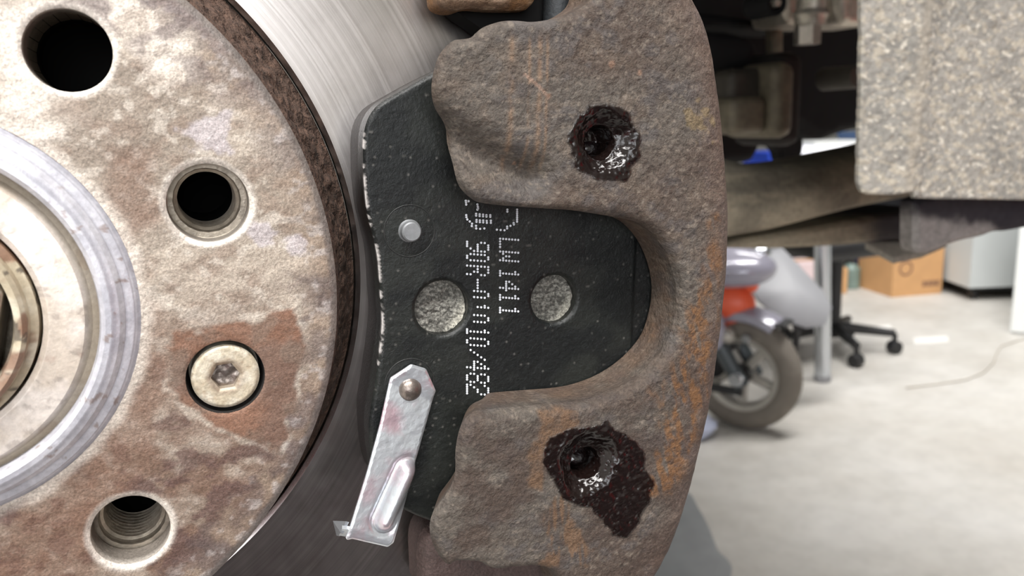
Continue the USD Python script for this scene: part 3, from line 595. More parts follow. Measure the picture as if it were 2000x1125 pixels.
def cal_rgh(v): return 0.72-0.65*cal_wet(v)+0.2*(fbm(v, 400, 3, 121)-0.5)*(1-cal_wet(v))
cal = thing('brake_caliper', 'rusty cast-iron brake caliper with two oily drilled bowls gripping the pad', 'brake caliper', at(1300, 560, YF))
xl = across(*at(965, 600, B)[[0, 2]])
def cal_under(x, z):
    w = sstep(xl, xl-0.0095, across(x, z)); return 0.0050*w, -0.0020*w*(z < HUB[2])
put('finger_body', relief(calp, cal_front, YB, 0.00045, rows=8, under=cal_under), M['cast'], cal, col=cal_col, rgh=cal_rgh, label='rough brown cast face with U-shaped cut-out')
for q_, dx_, dz_ in ((b1h, 0.0004, -0.0012), (b2h, 0.0002, -0.0010)):
    od = trimesh.creation.icosphere(4, 0.5); od.apply_scale([0.0056, 0.0030, 0.0040]); od.vertices *= 1+0.25*(fbm(od.vertices, 500, 3, 9)-0.5)[:, None]; rot(od, [1, 0, 0], -25, [0, 0, 0]); od.apply_translation([q_[0]+dx_, YF+0.0092, q_[2]+dz_]); put('oil_pool', od, M['oil'], cal, smooth=True, label='glossy oil lying in the drilled dimple')
br = calp.intersection(pxpoly([(1345, -400), (1345, 1600), (2600, 1600), (2600, -400)], YB)).buffer(-0.002)
br = max(getattr(br, 'geoms', [br]), key=lambda g: g.area)
put('bridge', relief(br, lambda x, z, d: 0*x+YB, 0.062, 0.004, rows=3), M['cast'], cal, col=cal_col, rgh=0.75)

# ================================================================== caliper carrier and spring bar
YK = 0.006
car = thing('caliper_carrier', 'rusty caliper carrier arms just showing above and below the caliper fingers', 'bracket', at(960, 0, YK))
up_px = [(850, -170), (864, -10), (866, 4), (878, 13), (900, 18), (925, 12), (960, 16), (1000, 17), (1060, 15), (1070, -170)]
lo_px = [(838, 1040), (826, 1058), (821, 1085), (823, 1125), (826, 1190), (1110, 1190), (1110, 1060), (930, 1040), (870, 1030)]
def car_f(x, z, d):
    v = np.c_[x, 0*x, z]; r = 0.003
    return YK+np.where(d < r, r-np.sqrt(np.maximum(r*r-(r-d)**2, 0)), 0)+(fbm(v, 300, 4, 131)-0.5)*0.0022
def car_col(v): return mixc(mixc(srgb(138, 112, 90), srgb(150, 108, 66), sstep(0.4, 0.6, fbm(v, 130, 4, 132))), srgb(186, 160, 132), sstep(0.55, 0.68, fbm(v, 400, 4, 133))*0.6)
put('upper_arm', relief(smooth_poly(pxpoly(up_px, YK), .001), car_f, YK+0.012, 0.0006, rows=4), M['cast'], car, col=car_col, rgh=0.8)
put('web_shade', relief(smooth_poly(pxpoly([(872, -170), (875, 5), (900, 30), (935, 52), (960, 75), (1085, 75), (1085, -170)], 0.0135), .001), lambda x, z, d: 0.0135+0*x, 0.0225, 0.001), M['black'], car, label='black sheet standing in for the shade behind the upper arm')  # black sheet added where the gap lies in deep shade
YK2 = 0.0085
def car_f2(x, z, d):
    v = np.c_[x, 0*x, z]; r = 0.004
    return YK2+np.where(d < r, r-np.sqrt(np.maximum(r*r-(r-d)**2, 0)), 0)+(fbm(v, 250, 3, 134)-0.5)*0.001
put('lower_arm', relief(smooth_poly(pxpoly(lo_px, YK2), .001), car_f2, YK2+0.012, 0.0008, rows=4), M['cast'], car, col=lambda v: mixc(srgb(104, 84, 80), srgb(84, 68, 64), fbm(v, 200, 4, 135)), rgh=0.6)
bar = thing('spring_bar', 'black textured bar standing upright behind the top of the caliper', 'bar', at(1085, 20, 0.0075))
put('bar_body', pipe([at(1088, 120, 0.0115), at(1088, 30, 0.0115), at(1092, -60, 0.0115), at(1094, -120, 0.0115)], 0.0034, 24), M['pad'], bar, smooth=40, col=lambda v: mixc(srgb(38, 41, 43), srgb(54, 56, 58), fbm(v, 700, 3, 1)), rgh=0.4)

# ================================================================== behind the caliper: car underside
M['dust'] = mat_paint('road_dust', metal=0.0, noise=0.25, scale=260, bump=0.0003, bscale=500, rough=0.85, spec=0.25)
M['alu'] = mat_plain('cast_aluminium', srgb(190, 182, 168), 0.42, 0.6, 0.3, 160, 0.0004, 300)
M['dull'] = mat_plain('dull_casting', srgb(112, 104, 88), 0.6, 0.2, 0.35, 120, 0.0005, 260)
M['under'] = mat_plain('underbody_black', srgb(14, 13, 14), 0.8, 0, 0.3, 30, spec=0.3)  # near-black puts the deep shade under the car into the colour
M['steelb'] = mat_plain('bright_bolt', srgb(186, 178, 168), 0.35, 0.8, 0.2, 200)
def up(pts): return [tuple(p) for p in pts]
# stone-chipped grey liner, folded along an upright crease
lin = thing('wheel_arch_liner', 'pale grey stone-chipped wheel arch liner with upright crease at upper right', 'liner', at(1850, 200, 0.16))
prof = [(1683, 0.159), (1720, 0.1570), (1760, 0.1550), (1790, 0.1535), (1800, 0.1545), (1808, 0.156), (1830, 0.157), (1900, 0.158), (2000, 0.160), (2400, 0.168)]
xs = [across(*at(p, 300, y)[[0, 2]]) for p, y in prof]; ys = [p[1] for p in prof]
lin_px = [(1684, -300, .159), (1684, 100, .159), (1682, 200, .159), (1679, 290, .159), (1679, 360, .159), (1684, 376, .159), (1700, 380, .158), (1745, 381, .155), (1786, 376, .1537), (1789, 387, .1537), (1830, 389, .157), (1900, 389, .158), (2000, 391, .16), (2400, 398, .168), (2400, -300, .168)]
lin_poly = pxpoly(lin_px, 0.158)
def lin_f(x, z, d):
    v = np.c_[x, 0*x, z]
    return np.interp(across(x, z), xs, ys)+(fbm(v, 90, 3, 141)-0.5)*0.0012+(fbm(v, 420, 3, 142)-0.5)*0.0010+np.maximum(0.0007-d, 0)
def lin_col(v):
    s = np.c_[v[:, 0]*0.75-v[:, 2]*0.4, v[:, 1]*0, v[:, 2]*1.1+v[:, 0]*0.3]
    a, b = fbm(v, 40, 3, 143), fbm(s, 300, 4, 144)
    k = mixc(srgb(127, 124, 118), srgb(140, 136, 129), sstep(0.4, 0.6, a))
    k = mixc(k, srgb(162, 154, 140), sstep(0.54, 0.62, b)*(0.55+0.4*sstep(0.35, 0.6, a)))
    k = mixc(k, srgb(192, 185, 172), sstep(0.67, 0.74, fbm(s, 360, 3, 147))*0.8)
    k = mixc(k, srgb(112, 104, 94), sstep(0.70, 0.76, fbm(v, 180, 3, 145))*0.6)
    xc = across(*at(1797, 200, .153)[[0, 2]])
    return mixc(k, srgb(142, 133, 120), np.exp(-((across(v[:, 0], v[:, 2])-xc)/0.0035)**2)*0.6)
put('liner_panel', relief(lin_poly, lin_f, lambda x, z, d: lin_f(x, z, d+1)+0.003, 0.0008, rows=3), M['dust'], lin, col=lin_col)

# dusty control arm and the beam below it
arm_px = [(1330, 300), (1400, 306), (1450, 320), (1500, 324), (1545, 321), (1600, 311), (1650, 300), (1720, 286), (1830, 262), (1860, 330), (1840, 370), (1760, 388), (1680, 402), (1600, 422), (1520, 444), (1420, 463), (1330, 474)]
def dust_col(seed, lo=(104, 98, 86), hi=(142, 134, 116)):
    return lambda v: mixc(mixc(srgb(*lo), srgb(*hi), sstep(0.35, 0.65, fbm(v, 22, 4, seed))), srgb(150, 140, 120), sstep(0.55, 0.7, fbm(np.c_[v[:, 0], v[:, 1], v[:, 2]*3], 45, 4, seed+1))*0.6)
ca = thing('control_arm', 'broad dusty brown suspension arm crossing between caliper and grey liner', 'suspension arm', at(1550, 380, 0.30))
def bulge(pxline, Y, amt, w):
    g = LineString([(q[0], q[2]) for q in (at(x, y, Y) for x, y in pxline)])
    return lambda x, z: -amt*np.exp(-(shapely.distance(g, shapely.points(x, z))/w)**2)
put('arm_pressing', plate_px(arm_px, 0.30, 0.035, 0.006, 0.002, tilt=bulge([(1330, 400), (1500, 395), (1680, 350), (1850, 310)], 0.30, 0.012, 0.022)), M['dust'], ca, col=dust_col(151))
beam_px = [(1330, 489), (1420, 474), (1500, 460), (1600, 444), (1700, 424), (1840, 400), (1840, 462), (1700, 474), (1640, 480), (1500, 487), (1400, 484), (1330, 492)]
bm = thing('subframe_beam', 'dusty lower subframe beam below the dark gap under the arm', 'beam', at(1560, 470, 0.33))
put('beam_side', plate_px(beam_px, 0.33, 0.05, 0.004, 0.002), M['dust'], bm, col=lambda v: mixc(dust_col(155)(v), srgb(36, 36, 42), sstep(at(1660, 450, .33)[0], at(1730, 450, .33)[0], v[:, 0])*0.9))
fo = [(1690, 474, .34), (1745, 503, .325), (1800, 492, .325), (1850, 470, .33), (1850, 462, .35), (1760, 466, .36)]
fo = np.array([at(*p) for p in fo])
fl_v = np.vstack([fo, fo-[0, 0, 0.005]])
put('end_plate', trimesh.convex.convex_hull(fl_v), M['dust'], bm, smooth=20, col=dust_col(157, (112, 108, 100), (132, 126, 116)), label='flat grey plate at the end of the beam')
br_px = [(1789, 372), (1789, 430), (1788, 478), (1792, 494), (1812, 497), (1845, 484), (1880, 470), (1925, 462), (1945, 452), (1970, 452), (2010, 444), (2120, 425), (2120, 372)]
dk = thing('liner_bracket', 'dark bracket with lower corner painted dusty and lit grey below the grey liner', 'bracket', at(1880, 430, 0.20))
grey_px = pxpoly([(1780, 405), (1815, 425), (1880, 432), (1920, 440), (1960, 462), (1840, 510), (1770, 510)], 0.195)  # dust grey plus the light on the tilted corner, painted in
put('bracket_plate', plate_px(br_px, 0.195, 0.012, 0.003, 0.002), M['dust'], dk, col=lambda v: mixc(mixc(srgb(40, 38, 44), srgb(56, 52, 54), fbm(v, 50, 4, 161)), srgb(142, 136, 132), soft(grey_px, v, 0.004, 0.006, 90, 2)*0.9))

# gearbox corner, fittings and the black underbody
YG = 0.46
gb = thing('gearbox_casting', 'ribbed pale casting in shadow just right of the caliper top', 'gearbox', at(1450, 200, YG))
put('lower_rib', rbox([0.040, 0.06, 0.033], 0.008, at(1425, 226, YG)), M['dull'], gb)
put('upper_rib', rbox([0.044, 0.06, 0.040], 0.009, at(1425, 180, YG+0.012)), mat_plain('shadowed_casting', srgb(60, 55, 48), 0.65, 0.1, 0.3, 120), gb)  # darker copy of the dull casting, shade put into the colour
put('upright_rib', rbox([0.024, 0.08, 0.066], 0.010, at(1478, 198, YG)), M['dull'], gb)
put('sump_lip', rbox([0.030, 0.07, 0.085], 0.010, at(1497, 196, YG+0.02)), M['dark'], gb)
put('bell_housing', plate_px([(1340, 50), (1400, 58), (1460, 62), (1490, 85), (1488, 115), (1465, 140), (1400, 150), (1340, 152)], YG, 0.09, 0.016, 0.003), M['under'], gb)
ft = thing('drain_fitting', 'bright metal fitting with hexagon plug below it beside the grey liner', 'fitting', at(1598, 30, 0.40))
cc = at(1600, 30, 0.40)
def zt(px, py, Y): return at(px, py, Y)[2]
ftp = [(0, zt(1600, -40, .4)), (0.0125, zt(1600, -40, .4)), (0.0125, zt(1600, 15, .4)), (0.0142, zt(1600, 20, .4)), (0.0150, zt(1600, 26, .4)), (0.0142, zt(1600, 31, .4)), (0.0132, zt(1600, 36, .4)), (0.0130, zt(1600, 48, .4)), (0, zt(1600, 49, .4))]
tm = trimesh.creation.revolve(np.array(ftp)[::-1], sections=40); tm.apply_translation([cc[0], cc[1]+0.01, 0]); tm.fix_normals()
put('turned_body', tm, M['alu'], ft, smooth=30)
hx = trimesh.creation.cylinder(radius=0.0110, height=zt(1585, 50, .4)-zt(1585, 86, .4), sections=6); rot(hx, [0, 0, 1], 12, [0, 0, 0]); hx.apply_translation([at(1585, 68, .4)[0], 0.405, zt(1585, 68, .4)])
put('hexagon_plug', hx, M['steelb'], ft, smooth=False)
al = thing('aluminium_housing', 'shadowed aluminium housing behind the bright drain fitting', 'housing', at(1620, 10, 0.45))
put('housing_body', plate_px([(1535, -60), (1535, 44), (1560, 48), (1620, 50), (1690, 50), (1720, 48), (1720, -60)], 0.45, 0.05, 0.006, 0.003), M['alu'], al)
put('housing_rib', plate_px([(1636, -60), (1640, 40), (1660, 47), (1672, 40), (1670, -60)], 0.43, 0.03, 0.008, 0.002), M['alu'], al)
bs = thing('mounting_bush', 'dark rubber mounting bush with a bolt in its centre near the top edge', 'bush', at(1515, 8, 0.42))
c0 = at(1515, 6, 0.42)
put('rubber_ring', lathe_solid([(0.0050, 0.425), (0.0058, 0.420), (0.0098, 0.418), (0.0108, 0.421), (0.0108, 0.45), (0.0050, 0.45)], 48, c0), M['under'], bs)
put('bolt_end', lathe_solid([(0, 0.416), (0.0030, 0.4165), (0.0038, 0.4185), (0.0040, 0.44), (0, 0.44)], 6, c0), M['alu'], bs, smooth=20)
rb = thing('rubber_bush', 'round grey bush end peeping past the left edge of the grey liner', 'bush', at(1672, 148, 0.42))
c1 = at(1672, 150, 0.42)
put('bush_end', lathe_solid([(0, 0.417), (0.0088, 0.418), (0.0105, 0.422), (0.0108, 0.46), (0, 0.46)], 40, c1), mat_plain('dull_rubber', srgb(84, 80, 74), 0.7), rb, smooth=30)
ub = thing('car_underbody', 'underbody panels coloured black for the deep shade behind the fittings at upper right', 'car body', at(1550, 120, 0.7))
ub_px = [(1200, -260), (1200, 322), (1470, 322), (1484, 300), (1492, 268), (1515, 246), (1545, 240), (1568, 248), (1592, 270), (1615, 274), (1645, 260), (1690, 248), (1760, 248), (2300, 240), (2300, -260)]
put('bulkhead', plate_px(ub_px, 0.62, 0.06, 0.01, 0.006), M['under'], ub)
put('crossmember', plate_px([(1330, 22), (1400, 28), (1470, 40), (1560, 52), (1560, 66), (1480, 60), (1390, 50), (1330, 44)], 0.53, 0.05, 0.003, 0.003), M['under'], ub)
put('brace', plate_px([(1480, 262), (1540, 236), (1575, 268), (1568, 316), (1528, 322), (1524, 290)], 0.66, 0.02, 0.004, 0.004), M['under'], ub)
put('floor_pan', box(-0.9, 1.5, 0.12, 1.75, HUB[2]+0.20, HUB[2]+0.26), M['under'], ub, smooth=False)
ps = thing('hose_end', 'small rusty pipe fitting hanging in the dark beside the hexagon plug', 'fitting', at(1515, 95, 0.5))
put('pipe', pipe([at(1512, 60, .5), at(1512, 118, .5)], 0.008, 16), M['dull'], ps, smooth=40)
put('nipple', tube(at(1505, 112, .5), at(1535, 118, .5), 0.006), M['dull'], ps, smooth=40)

# ================================================================== the workshop beyond
M['tyre'] = mat_plain('tyre_rubber', srgb(120, 114, 106), 0.75, 0, 0.12, 30, spec=0.3)
M['cast_rim'] = mat_plain('grey_rim', srgb(172, 168, 160), 0.4, 0.3, 0.1, 20)
M['forkm'] = mat_plain('dark_grey_fork', srgb(70, 76, 80), 0.4, 0.2, 0.1, 20)
M['lilac'] = mat_plain('lilac_grey_paint', srgb(150, 148, 162), 0.25, 0.1, 0.06, 6, coat=0.5)
M['orange'] = mat_plain('orange_plastic', srgb(222, 92, 58), 0.4, 0, 0.08, 8)
M['chrome'] = mat_plain('chrome', srgb(200, 204, 210), 0.18, 1.0, 0.03, 8)
M['greyp'] = mat_plain('grey_plastic', srgb(152, 153, 157), 0.5, 0, 0.05, 5)
M['blackp'] = mat_plain('black_plastic', srgb(30, 30, 32), 0.5, 0, 0.1, 20)
M['card'] = mat_plain('cardboard', srgb(206, 160, 112), 0.85, 0, 0.08, 14)
M['cardd'] = mat_plain('cardboard_print', srgb(140, 106, 84), 0.85, 0, 0.08, 20)
M['cab'] = mat_plain('pale_grey_cabinet', srgb(206, 211, 212), 0.45, 0, 0.03, 4)
M['white'] = mat_plain('white_lacquer', srgb(240, 243, 242), 0.4, 0, 0.02, 4)
M['bluep'] = mat_plain('blue_plastic', srgb(38, 72, 190), 0.45, 0, 0.06, 8)
M['steelblue'] = mat_plain('steel_blue_paint', srgb(70, 92, 128), 0.5, 0, 0.06, 8)
M['navy'] = mat_plain('navy_cloth', srgb(30, 36, 74), 0.8, 0, 0.15, 12)
M['glassg'] = mat_plain('green_grey_plastic', srgb(120, 140, 134), 0.3, 0, 0.2, 20)
M['pink'] = mat_plain('pinkish_box', srgb(222, 202, 204), 0.7, 0, 0.04, 6)
M['darkp'] = mat_plain('dark_panel', srgb(24, 25, 30), 0.7, 0, 0.15, 5)
M['red'] = mat_plain('red_lacquer', srgb(222, 18, 46), 0.35, 0, 0.05, 6)
M['paper'] = mat_plain('paper', srgb(236, 234, 230), 0.9, 0, 0.02, 6)
M['grey_floor'] = mat_plain('grey_concrete', srgb(150, 154, 156), 0.35, 0, 0.12, 12)  # greyer, smoother concrete for the floor patch

def frame_at(o, heading):
    """4x4 with x along heading (horizontal, degrees from +X), z up, origin o."""
    T = trimesh.transformations.rotation_matrix(np.radians(heading), [0, 0, 1]); T[:3, 3] = o; return T
# scooter: front wheel on the floor, heading towards the camera side
wc = fl(1450, 833); RW = 0.182
S = frame_at([wc[0], wc[1], 0], -58) @ np.diag([0.89, 0.89, 0.89, 1]); RW = 0.205
sc = thing('scooter', 'grey and orange scooter showing its front wheel on the concrete floor', 'scooter', [wc[0], wc[1], 0])
def sput(n, m_, mat, parent=None, **k):
    m_ = m_.copy(); m_.apply_transform(S); return put(n, m_, mat, parent or sc, **k)
def yl(prof, n=64):                                                # lathe about local y through the wheel centre
    m_ = lathe_solid(prof, n, (0, 0, RW)); return m_
wh = sput('tyre', yl([(0.132, -0.032), (0.150, -0.044), (0.175, -0.047), (0.195, -0.034), (0.205, -0.012), (0.205, 0.012), (0.195, 0.034), (0.175, 0.047), (0.150, 0.044), (0.132, 0.032)]), M['tyre'], smooth=40)
rm = sput('wheel_rim', yl([(0.116, -0.030), (0.134, -0.036), (0.137, -0.030), (0.128, -0.012), (0.128, 0.012), (0.137, 0.030), (0.134, 0.036), (0.116, 0.030), (0.110, 0)]), M['cast_rim'], smooth=30)
for k in range(5):
    sp = rbox([0.105, 0.022, 0.034], 0.008, [0.070, 0, 0]); rot(sp, [0, 1, 0], 72*k+20, [0, 0, 0]); sp.apply_translation([0, 0, RW]); sput('spoke', sp, M['cast_rim'], smooth=30)
sput('hub_drum', yl([(0, -0.045), (0.030, -0.045), (0.036, -0.038), (0.036, 0.038), (0.030, 0.045), (0, 0.045)], 32), M['blackp'], smooth=30)
for sgn in (-1, 1):
    sput('fork_leg', tube([0.022, sgn*0.072, RW-0.03], [-0.190, sgn*0.072, 0.52], 0.027, 0.030), M['forkm'], smooth=40)
sput('axle_nut', tube([0.012, -0.118, RW+0.004], [0.012, -0.095, RW+0.004], 0.024, 0.024, 20), M['chrome'], smooth=20)
sput('torque_arm', rbox([0.15, 0.014, 0.03], 0.006, [-0.05, -0.072, RW-0.05]), M['blackp'])
mg = []
ang = np.radians(np.linspace(58, 140, 18)); rr0 = 0.232
sec = [(-0.062, -0.028), (-0.056, -0.006), (-0.030, 0.010), (0, 0.014), (0.030, 0.010), (0.056, -0.006), (0.062, -0.028)]
V = []
for a_ in ang:
    for y_, dz in sec: V.append([(rr0+dz)*np.cos(a_), y_, RW+(rr0+dz)*np.sin(a_)])
    for y_, dz in sec[::-1]: V.append([(rr0+dz-0.005)*np.cos(a_), y_*0.95, RW+(rr0+dz-0.005)*np.sin(a_)])
V = np.array(V); n_ = 14; f = []
for i in range(len(ang)-1):
    for j in range(n_):
        a0, a1, b0_, b1_ = i*n_+j, i*n_+(j+1) % n_, (i+1)*n_+j, (i+1)*n_+(j+1) % n_
        f += [(a0, b0_, b1_), (a0, b1_, a1)]
for o_ in (0, (len(ang)-1)*n_):
    for j in range(6): f += [(o_+j, o_+j+1, o_+12-j), (o_+j, o_+12-j, o_+13-j)]
mgm = trimesh.Trimesh(V, f, process=False); mgm.fix_normals()
sput('mudguard', mgm, M['lilac'], smooth=40)
sput('mudguard_edge', rbox([0.07, 0.10, 0.016], 0.006, [0.120, 0, RW+0.196]), M['blackp'])
for x_, z_ in ((0.03, 0.245), (-0.05, 0.262)):
    sput('mudguard_bolt', tube([x_, -0.078, RW+z_-0.10], [x_, -0.060, RW+z_-0.10], 0.016, 0.018, 16), M['chrome'], smooth=30)
hd = wc
def hull_px(pts, mat, name, d0, d1, parent=None, label=None):
    P_ = [dist(x, y, d0) for x, y in pts]+[dist(1000+(x-1000), y, d1) for x, y in pts]
    return put(name, trimesh.convex.convex_hull(np.array(P_)), mat, parent or sc, smooth=50, label=label)
dW = float(np.dot(wc-CAM, F_))
def blob(px, py, d, size, mat, name, head=-60, label=None):
    m_ = trimesh.creation.icosphere(3, 0.5); m_.apply_scale(size); m_.apply_transform(frame_at(dist(px, py, d), head)); return put(name, m_, mat, sc, smooth=True, label=label)
blob(1415, 520, dW-0.10, [0.32, 0.24, 0.13], M['lilac'], 'headlamp_cowl', label='glossy lilac-grey headlamp cowl')
blob(1398, 590, dW-0.02, [0.26, 0.14, 0.17], M['orange'], 'side_fairing', label='orange-red side fairing')
blob(1466, 556, dW-0.12, [0.05, 0.04, 0.05], M['orange'], 'indicator', label='small orange indicator')
blob(1478, 494, dW-0.10, [0.09, 0.06, 0.055], M['chrome'], 'mirror', label='bright chrome mirror')
blob(1482, 512, dW-0.06, [0.06, 0.05, 0.045], M['blackp'], 'mirror_stem')
blob(1400, 660, dW+0.02, [0.16, 0.12, 0.30], M['blackp'], 'engine_block')
blob(1420, 655, dW-0.10, [0.05, 0.05, 0.05], M['cast_rim'], 'horn')
blob(1398, 645, dW-0.10, [0.06, 0.05, 0.13], M['lilac'], 'leg_shield')
bag = thing('bluish_lump', 'bluish-white lump added for the blue-tinted shaded floor beside scooter tyre', 'bag', fl(1395, 832))  # lump added for a bluish shaded tone of the floor
bmz = trimesh.creation.icosphere(4, 0.5); bmz.vertices *= 1+0.35*(fbm(bmz.vertices, 5, 4, 7)-0.5)[:, None]; bmz.apply_scale([0.17, 0.10, 0.075]); bmz.apply_translation(fl(1352, 856)+[0, 0, 0.036])
put('lumpy_body', bmz, mat_plain('bluish_film', srgb(196, 204, 228), 0.4, 0, 0.05, 10), bag, smooth=True)
# loose grey fairing panel leaning behind the wheel
fp_ = [(1470, 520), (1496, 486), (1522, 484), (1552, 520), (1600, 566), (1618, 600), (1606, 634), (1570, 640), (1520, 622), (1480, 590), (1462, 560)]
pn_ = thing('fairing_panel', 'loose light grey plastic panel leaning between scooter wheel and stool', 'panel', fl(1560, 690))
PP = np.array([dist(x, y, 2.72+0.0012*(640-y)) for x, y in fp_]); nb = np.array([0.3, -1, 0.25]); nb /= np.linalg.norm(nb)
put('panel_shell', trimesh.convex.convex_hull(np.vstack([PP, PP+nb*0.03*0-F_*0.03, PP.mean(0)[None]-F_*0.09])), M['greyp'], pn_, smooth=60)
put('panel_foot', trimesh.convex.convex_hull(np.array([dist(x, y, d) for d in (2.73, 2.78) for x, y in ((1544, 628), (1582, 638), (1576, 645), (1550, 646))])), M['blackp'], pn_, smooth=False)
put('panel_prop', tube(dist(1556, 640, 2.78), np.array([*dist(1556, 640, 2.78)[:2], 0.0]), 0.012), M['blackp'], pn_)

# office chair base
c_ = fl(1626, 684); ch = thing('rolling_stool', 'black rolling stool with five-star castor base behind the chrome leg', 'stool', c_)
for k in range(5):
    a_ = np.radians(72*k-40); e = np.array([c_[0]+0.235*np.cos(a_), c_[1]+0.235*np.sin(a_), 0.085]); c0_ = np.array([c_[0], c_[1], 0.105])
    lg = put('leg', tube(c0_, e, 0.024, 0.016, 12), M['blackp'], ch, smooth=40)
    put('castor_stem', tube([e[0], e[1], 0.035], [e[0], e[1], 0.085], 0.010, n=10), M['blackp'], lg)
    t_ = np.array([-np.sin(a_+0.6), np.cos(a_+0.6), 0])
    put('castor_wheel', tube(np.array([e[0], e[1], 0.0275])-t_*0.022, np.array([e[0], e[1], 0.0275])+t_*0.022, 0.027, n=20), M['blackp'], lg, smooth=30)
put('gas_column', tube([c_[0], c_[1], 0.06], [c_[0], c_[1], 0.42], 0.026, n=20), M['blackp'], ch, smooth=30)
put('seat', rbox([0.40, 0.40, 0.07], 0.03, [c_[0]-0.04, c_[1], 0.455]), M['blackp'], ch, smooth=30)

# work table on chrome legs
t0 = fl(1606, 744)
tb = thing('work_table', 'work table with a round chrome leg standing on the concrete floor', 'table', t0)
tz = 0.76
top_ = at(1606, 470, t0[1]); lean = (top_[0]-t0[0])*tz/top_[2]
put('table_top', rbox([1.5, 0.44, 0.03], 0.006, [t0[0]-0.66, t0[1]+0.18, tz+0.015]), M['greyp'], tb)
for dx, dy in ((0, 0), (-1.3, 0), (-1.3, -0.52), (0, -0.52)):
    if dy: continue
    lg = put('leg', tube([t0[0]+dx, t0[1]+dy, 0.02], [t0[0]+dx+(lean if dx == 0 else 0), t0[1]+dy, tz], 0.029, n=28), M['chrome'], tb, smooth=40)
    put('leg_foot', tube([t0[0]+dx, t0[1]+dy, 0], [t0[0]+dx, t0[1]+dy, 0.03], 0.031, n=24), M['greyp'], lg, smooth=40)

# cardboard box
k0, k1, k2 = fl(1741, 581), fl(1838, 573), fl(1711, 563)
u1 = k1-k0; u2 = np.array([-u1[1], u1[0], 0])/np.linalg.norm(u1[:2])*0.30
hB = float(at(1741, 490, k0[1])[2])
cb = thing('cardboard_box', 'brown cardboard box with a faint ring and dark print on the floor', 'box', k0)
def prism(base, z0, z1): return trimesh.convex.convex_hull(np.vstack([np.c_[np.array(base)[:, :2], np.full(len(base), z0)], np.c_[np.array(base)[:, :2], np.full(len(base), z1)]]))
put('carton', prism([k0, k1, k1+u2, k0+u2], 0, hB), M['card'], cb, smooth=False)
e1 = u1/np.linalg.norm(u1); nrm_ = -u2/np.linalg.norm(u2); EZ = np.array([0, 0, 1.0])
ringm = trimesh.creation.annulus(0.030, 0.040, 0.002, sections=40); Tm = np.eye(4); Tm[:3, 0] = e1; Tm[:3, 1] = EZ; Tm[:3, 2] = nrm_; Tm[:3, 3] = k0+e1*0.075+EZ*(hB*0.60)+nrm_*0.001; ringm.apply_transform(Tm)
put('printed_ring', ringm, M['cardd'], cb, smooth=False, label='faint printed ring mark')
for q in range(4):
    sm = trimesh.creation.box([0.020, 0.030, 0.002]); T2 = Tm.copy(); T2[:3, 3] = k0+e1*(np.linalg.norm(u1)*0.64+0.026*q)+EZ*(hB*0.24)+nrm_*0.001; sm.apply_transform(T2); put('print_mark', sm, M['cardd'], cb, smooth=False)
put('tape', prism([k0+u2*0.45, k1+u2*0.45, k1+u2*0.55, k0+u2*0.55], hB, hB+0.001), M['cardd'], cb, smooth=False)

# pale grey cabinet on castors, white cabinet at the right edge
g0, g1, g2 = fl(1893, 563, 0.07), fl(1968, 560, 0.07), fl(1836, 545, 0.07)
v1 = g1-g0; v1 = v1/np.linalg.norm(v1); v2 = np.array([-v1[1], v1[0], 0])
gc = thing('roller_cabinet', 'pale grey roller cabinet on black castors between box and white cabinet', 'cabinet', [g0[0], g0[1], 0])
put('cabinet_body', prism([g0, g0+v1*0.5, g0+v1*0.5+v2*0.55, g0+v2*0.55], 0.07, 0.62), M['cab'], gc, smooth=False)
put('plinth', prism([g0+v1*.03+v2*.03, g0+v1*0.47+v2*.03, g0+v1*0.47+v2*0.5, g0+v1*.03+v2*0.5], 0.045, 0.072), M['blackp'], gc, smooth=False)
for aa, bb in ((0.06, 0.06), (0.44, 0.06), (0.06, 0.47), (0.44, 0.47)):
    q = g0+v1*aa+v2*bb; q[2] = 0.027
    put('castor', tube(q-v1*0.014, q+v1*0.014, 0.027, n=20), M['blackp'], gc, smooth=30)
w0 = fl(1972, 650); wcab = thing('white_cabinet', 'bright white cabinet standing at the right edge behind the liner', 'cabinet', [w0[0], w0[1], 0])
dv = np.array([w0[0]-CAM[0]+0.12, w0[1]-CAM[1], 0]); dv /= np.linalg.norm(dv); rv = np.array([dv[1], -dv[0], 0])
put('cabinet_body', prism([w0+rv*0, w0+rv*0.6, w0+rv*0.6+dv*0.5-rv*0.0, w0+dv*0.5-rv*0.0], 0.0, 0.66), M['white'], wcab, smooth=False)
put('cabinet_door', prism([w0-dv*0.018+rv*0.004, w0-dv*0.018+rv*0.596, w0+rv*0.596, w0+rv*0.004], 0.012, 0.655), M['white'], wcab, smooth=False)
put('door_handle', tube(w0-dv*0.035+rv*0.06+EZ*0.5, w0-dv*0.035+rv*0.06+EZ*0.6, 0.006), M['chrome'], wcab)

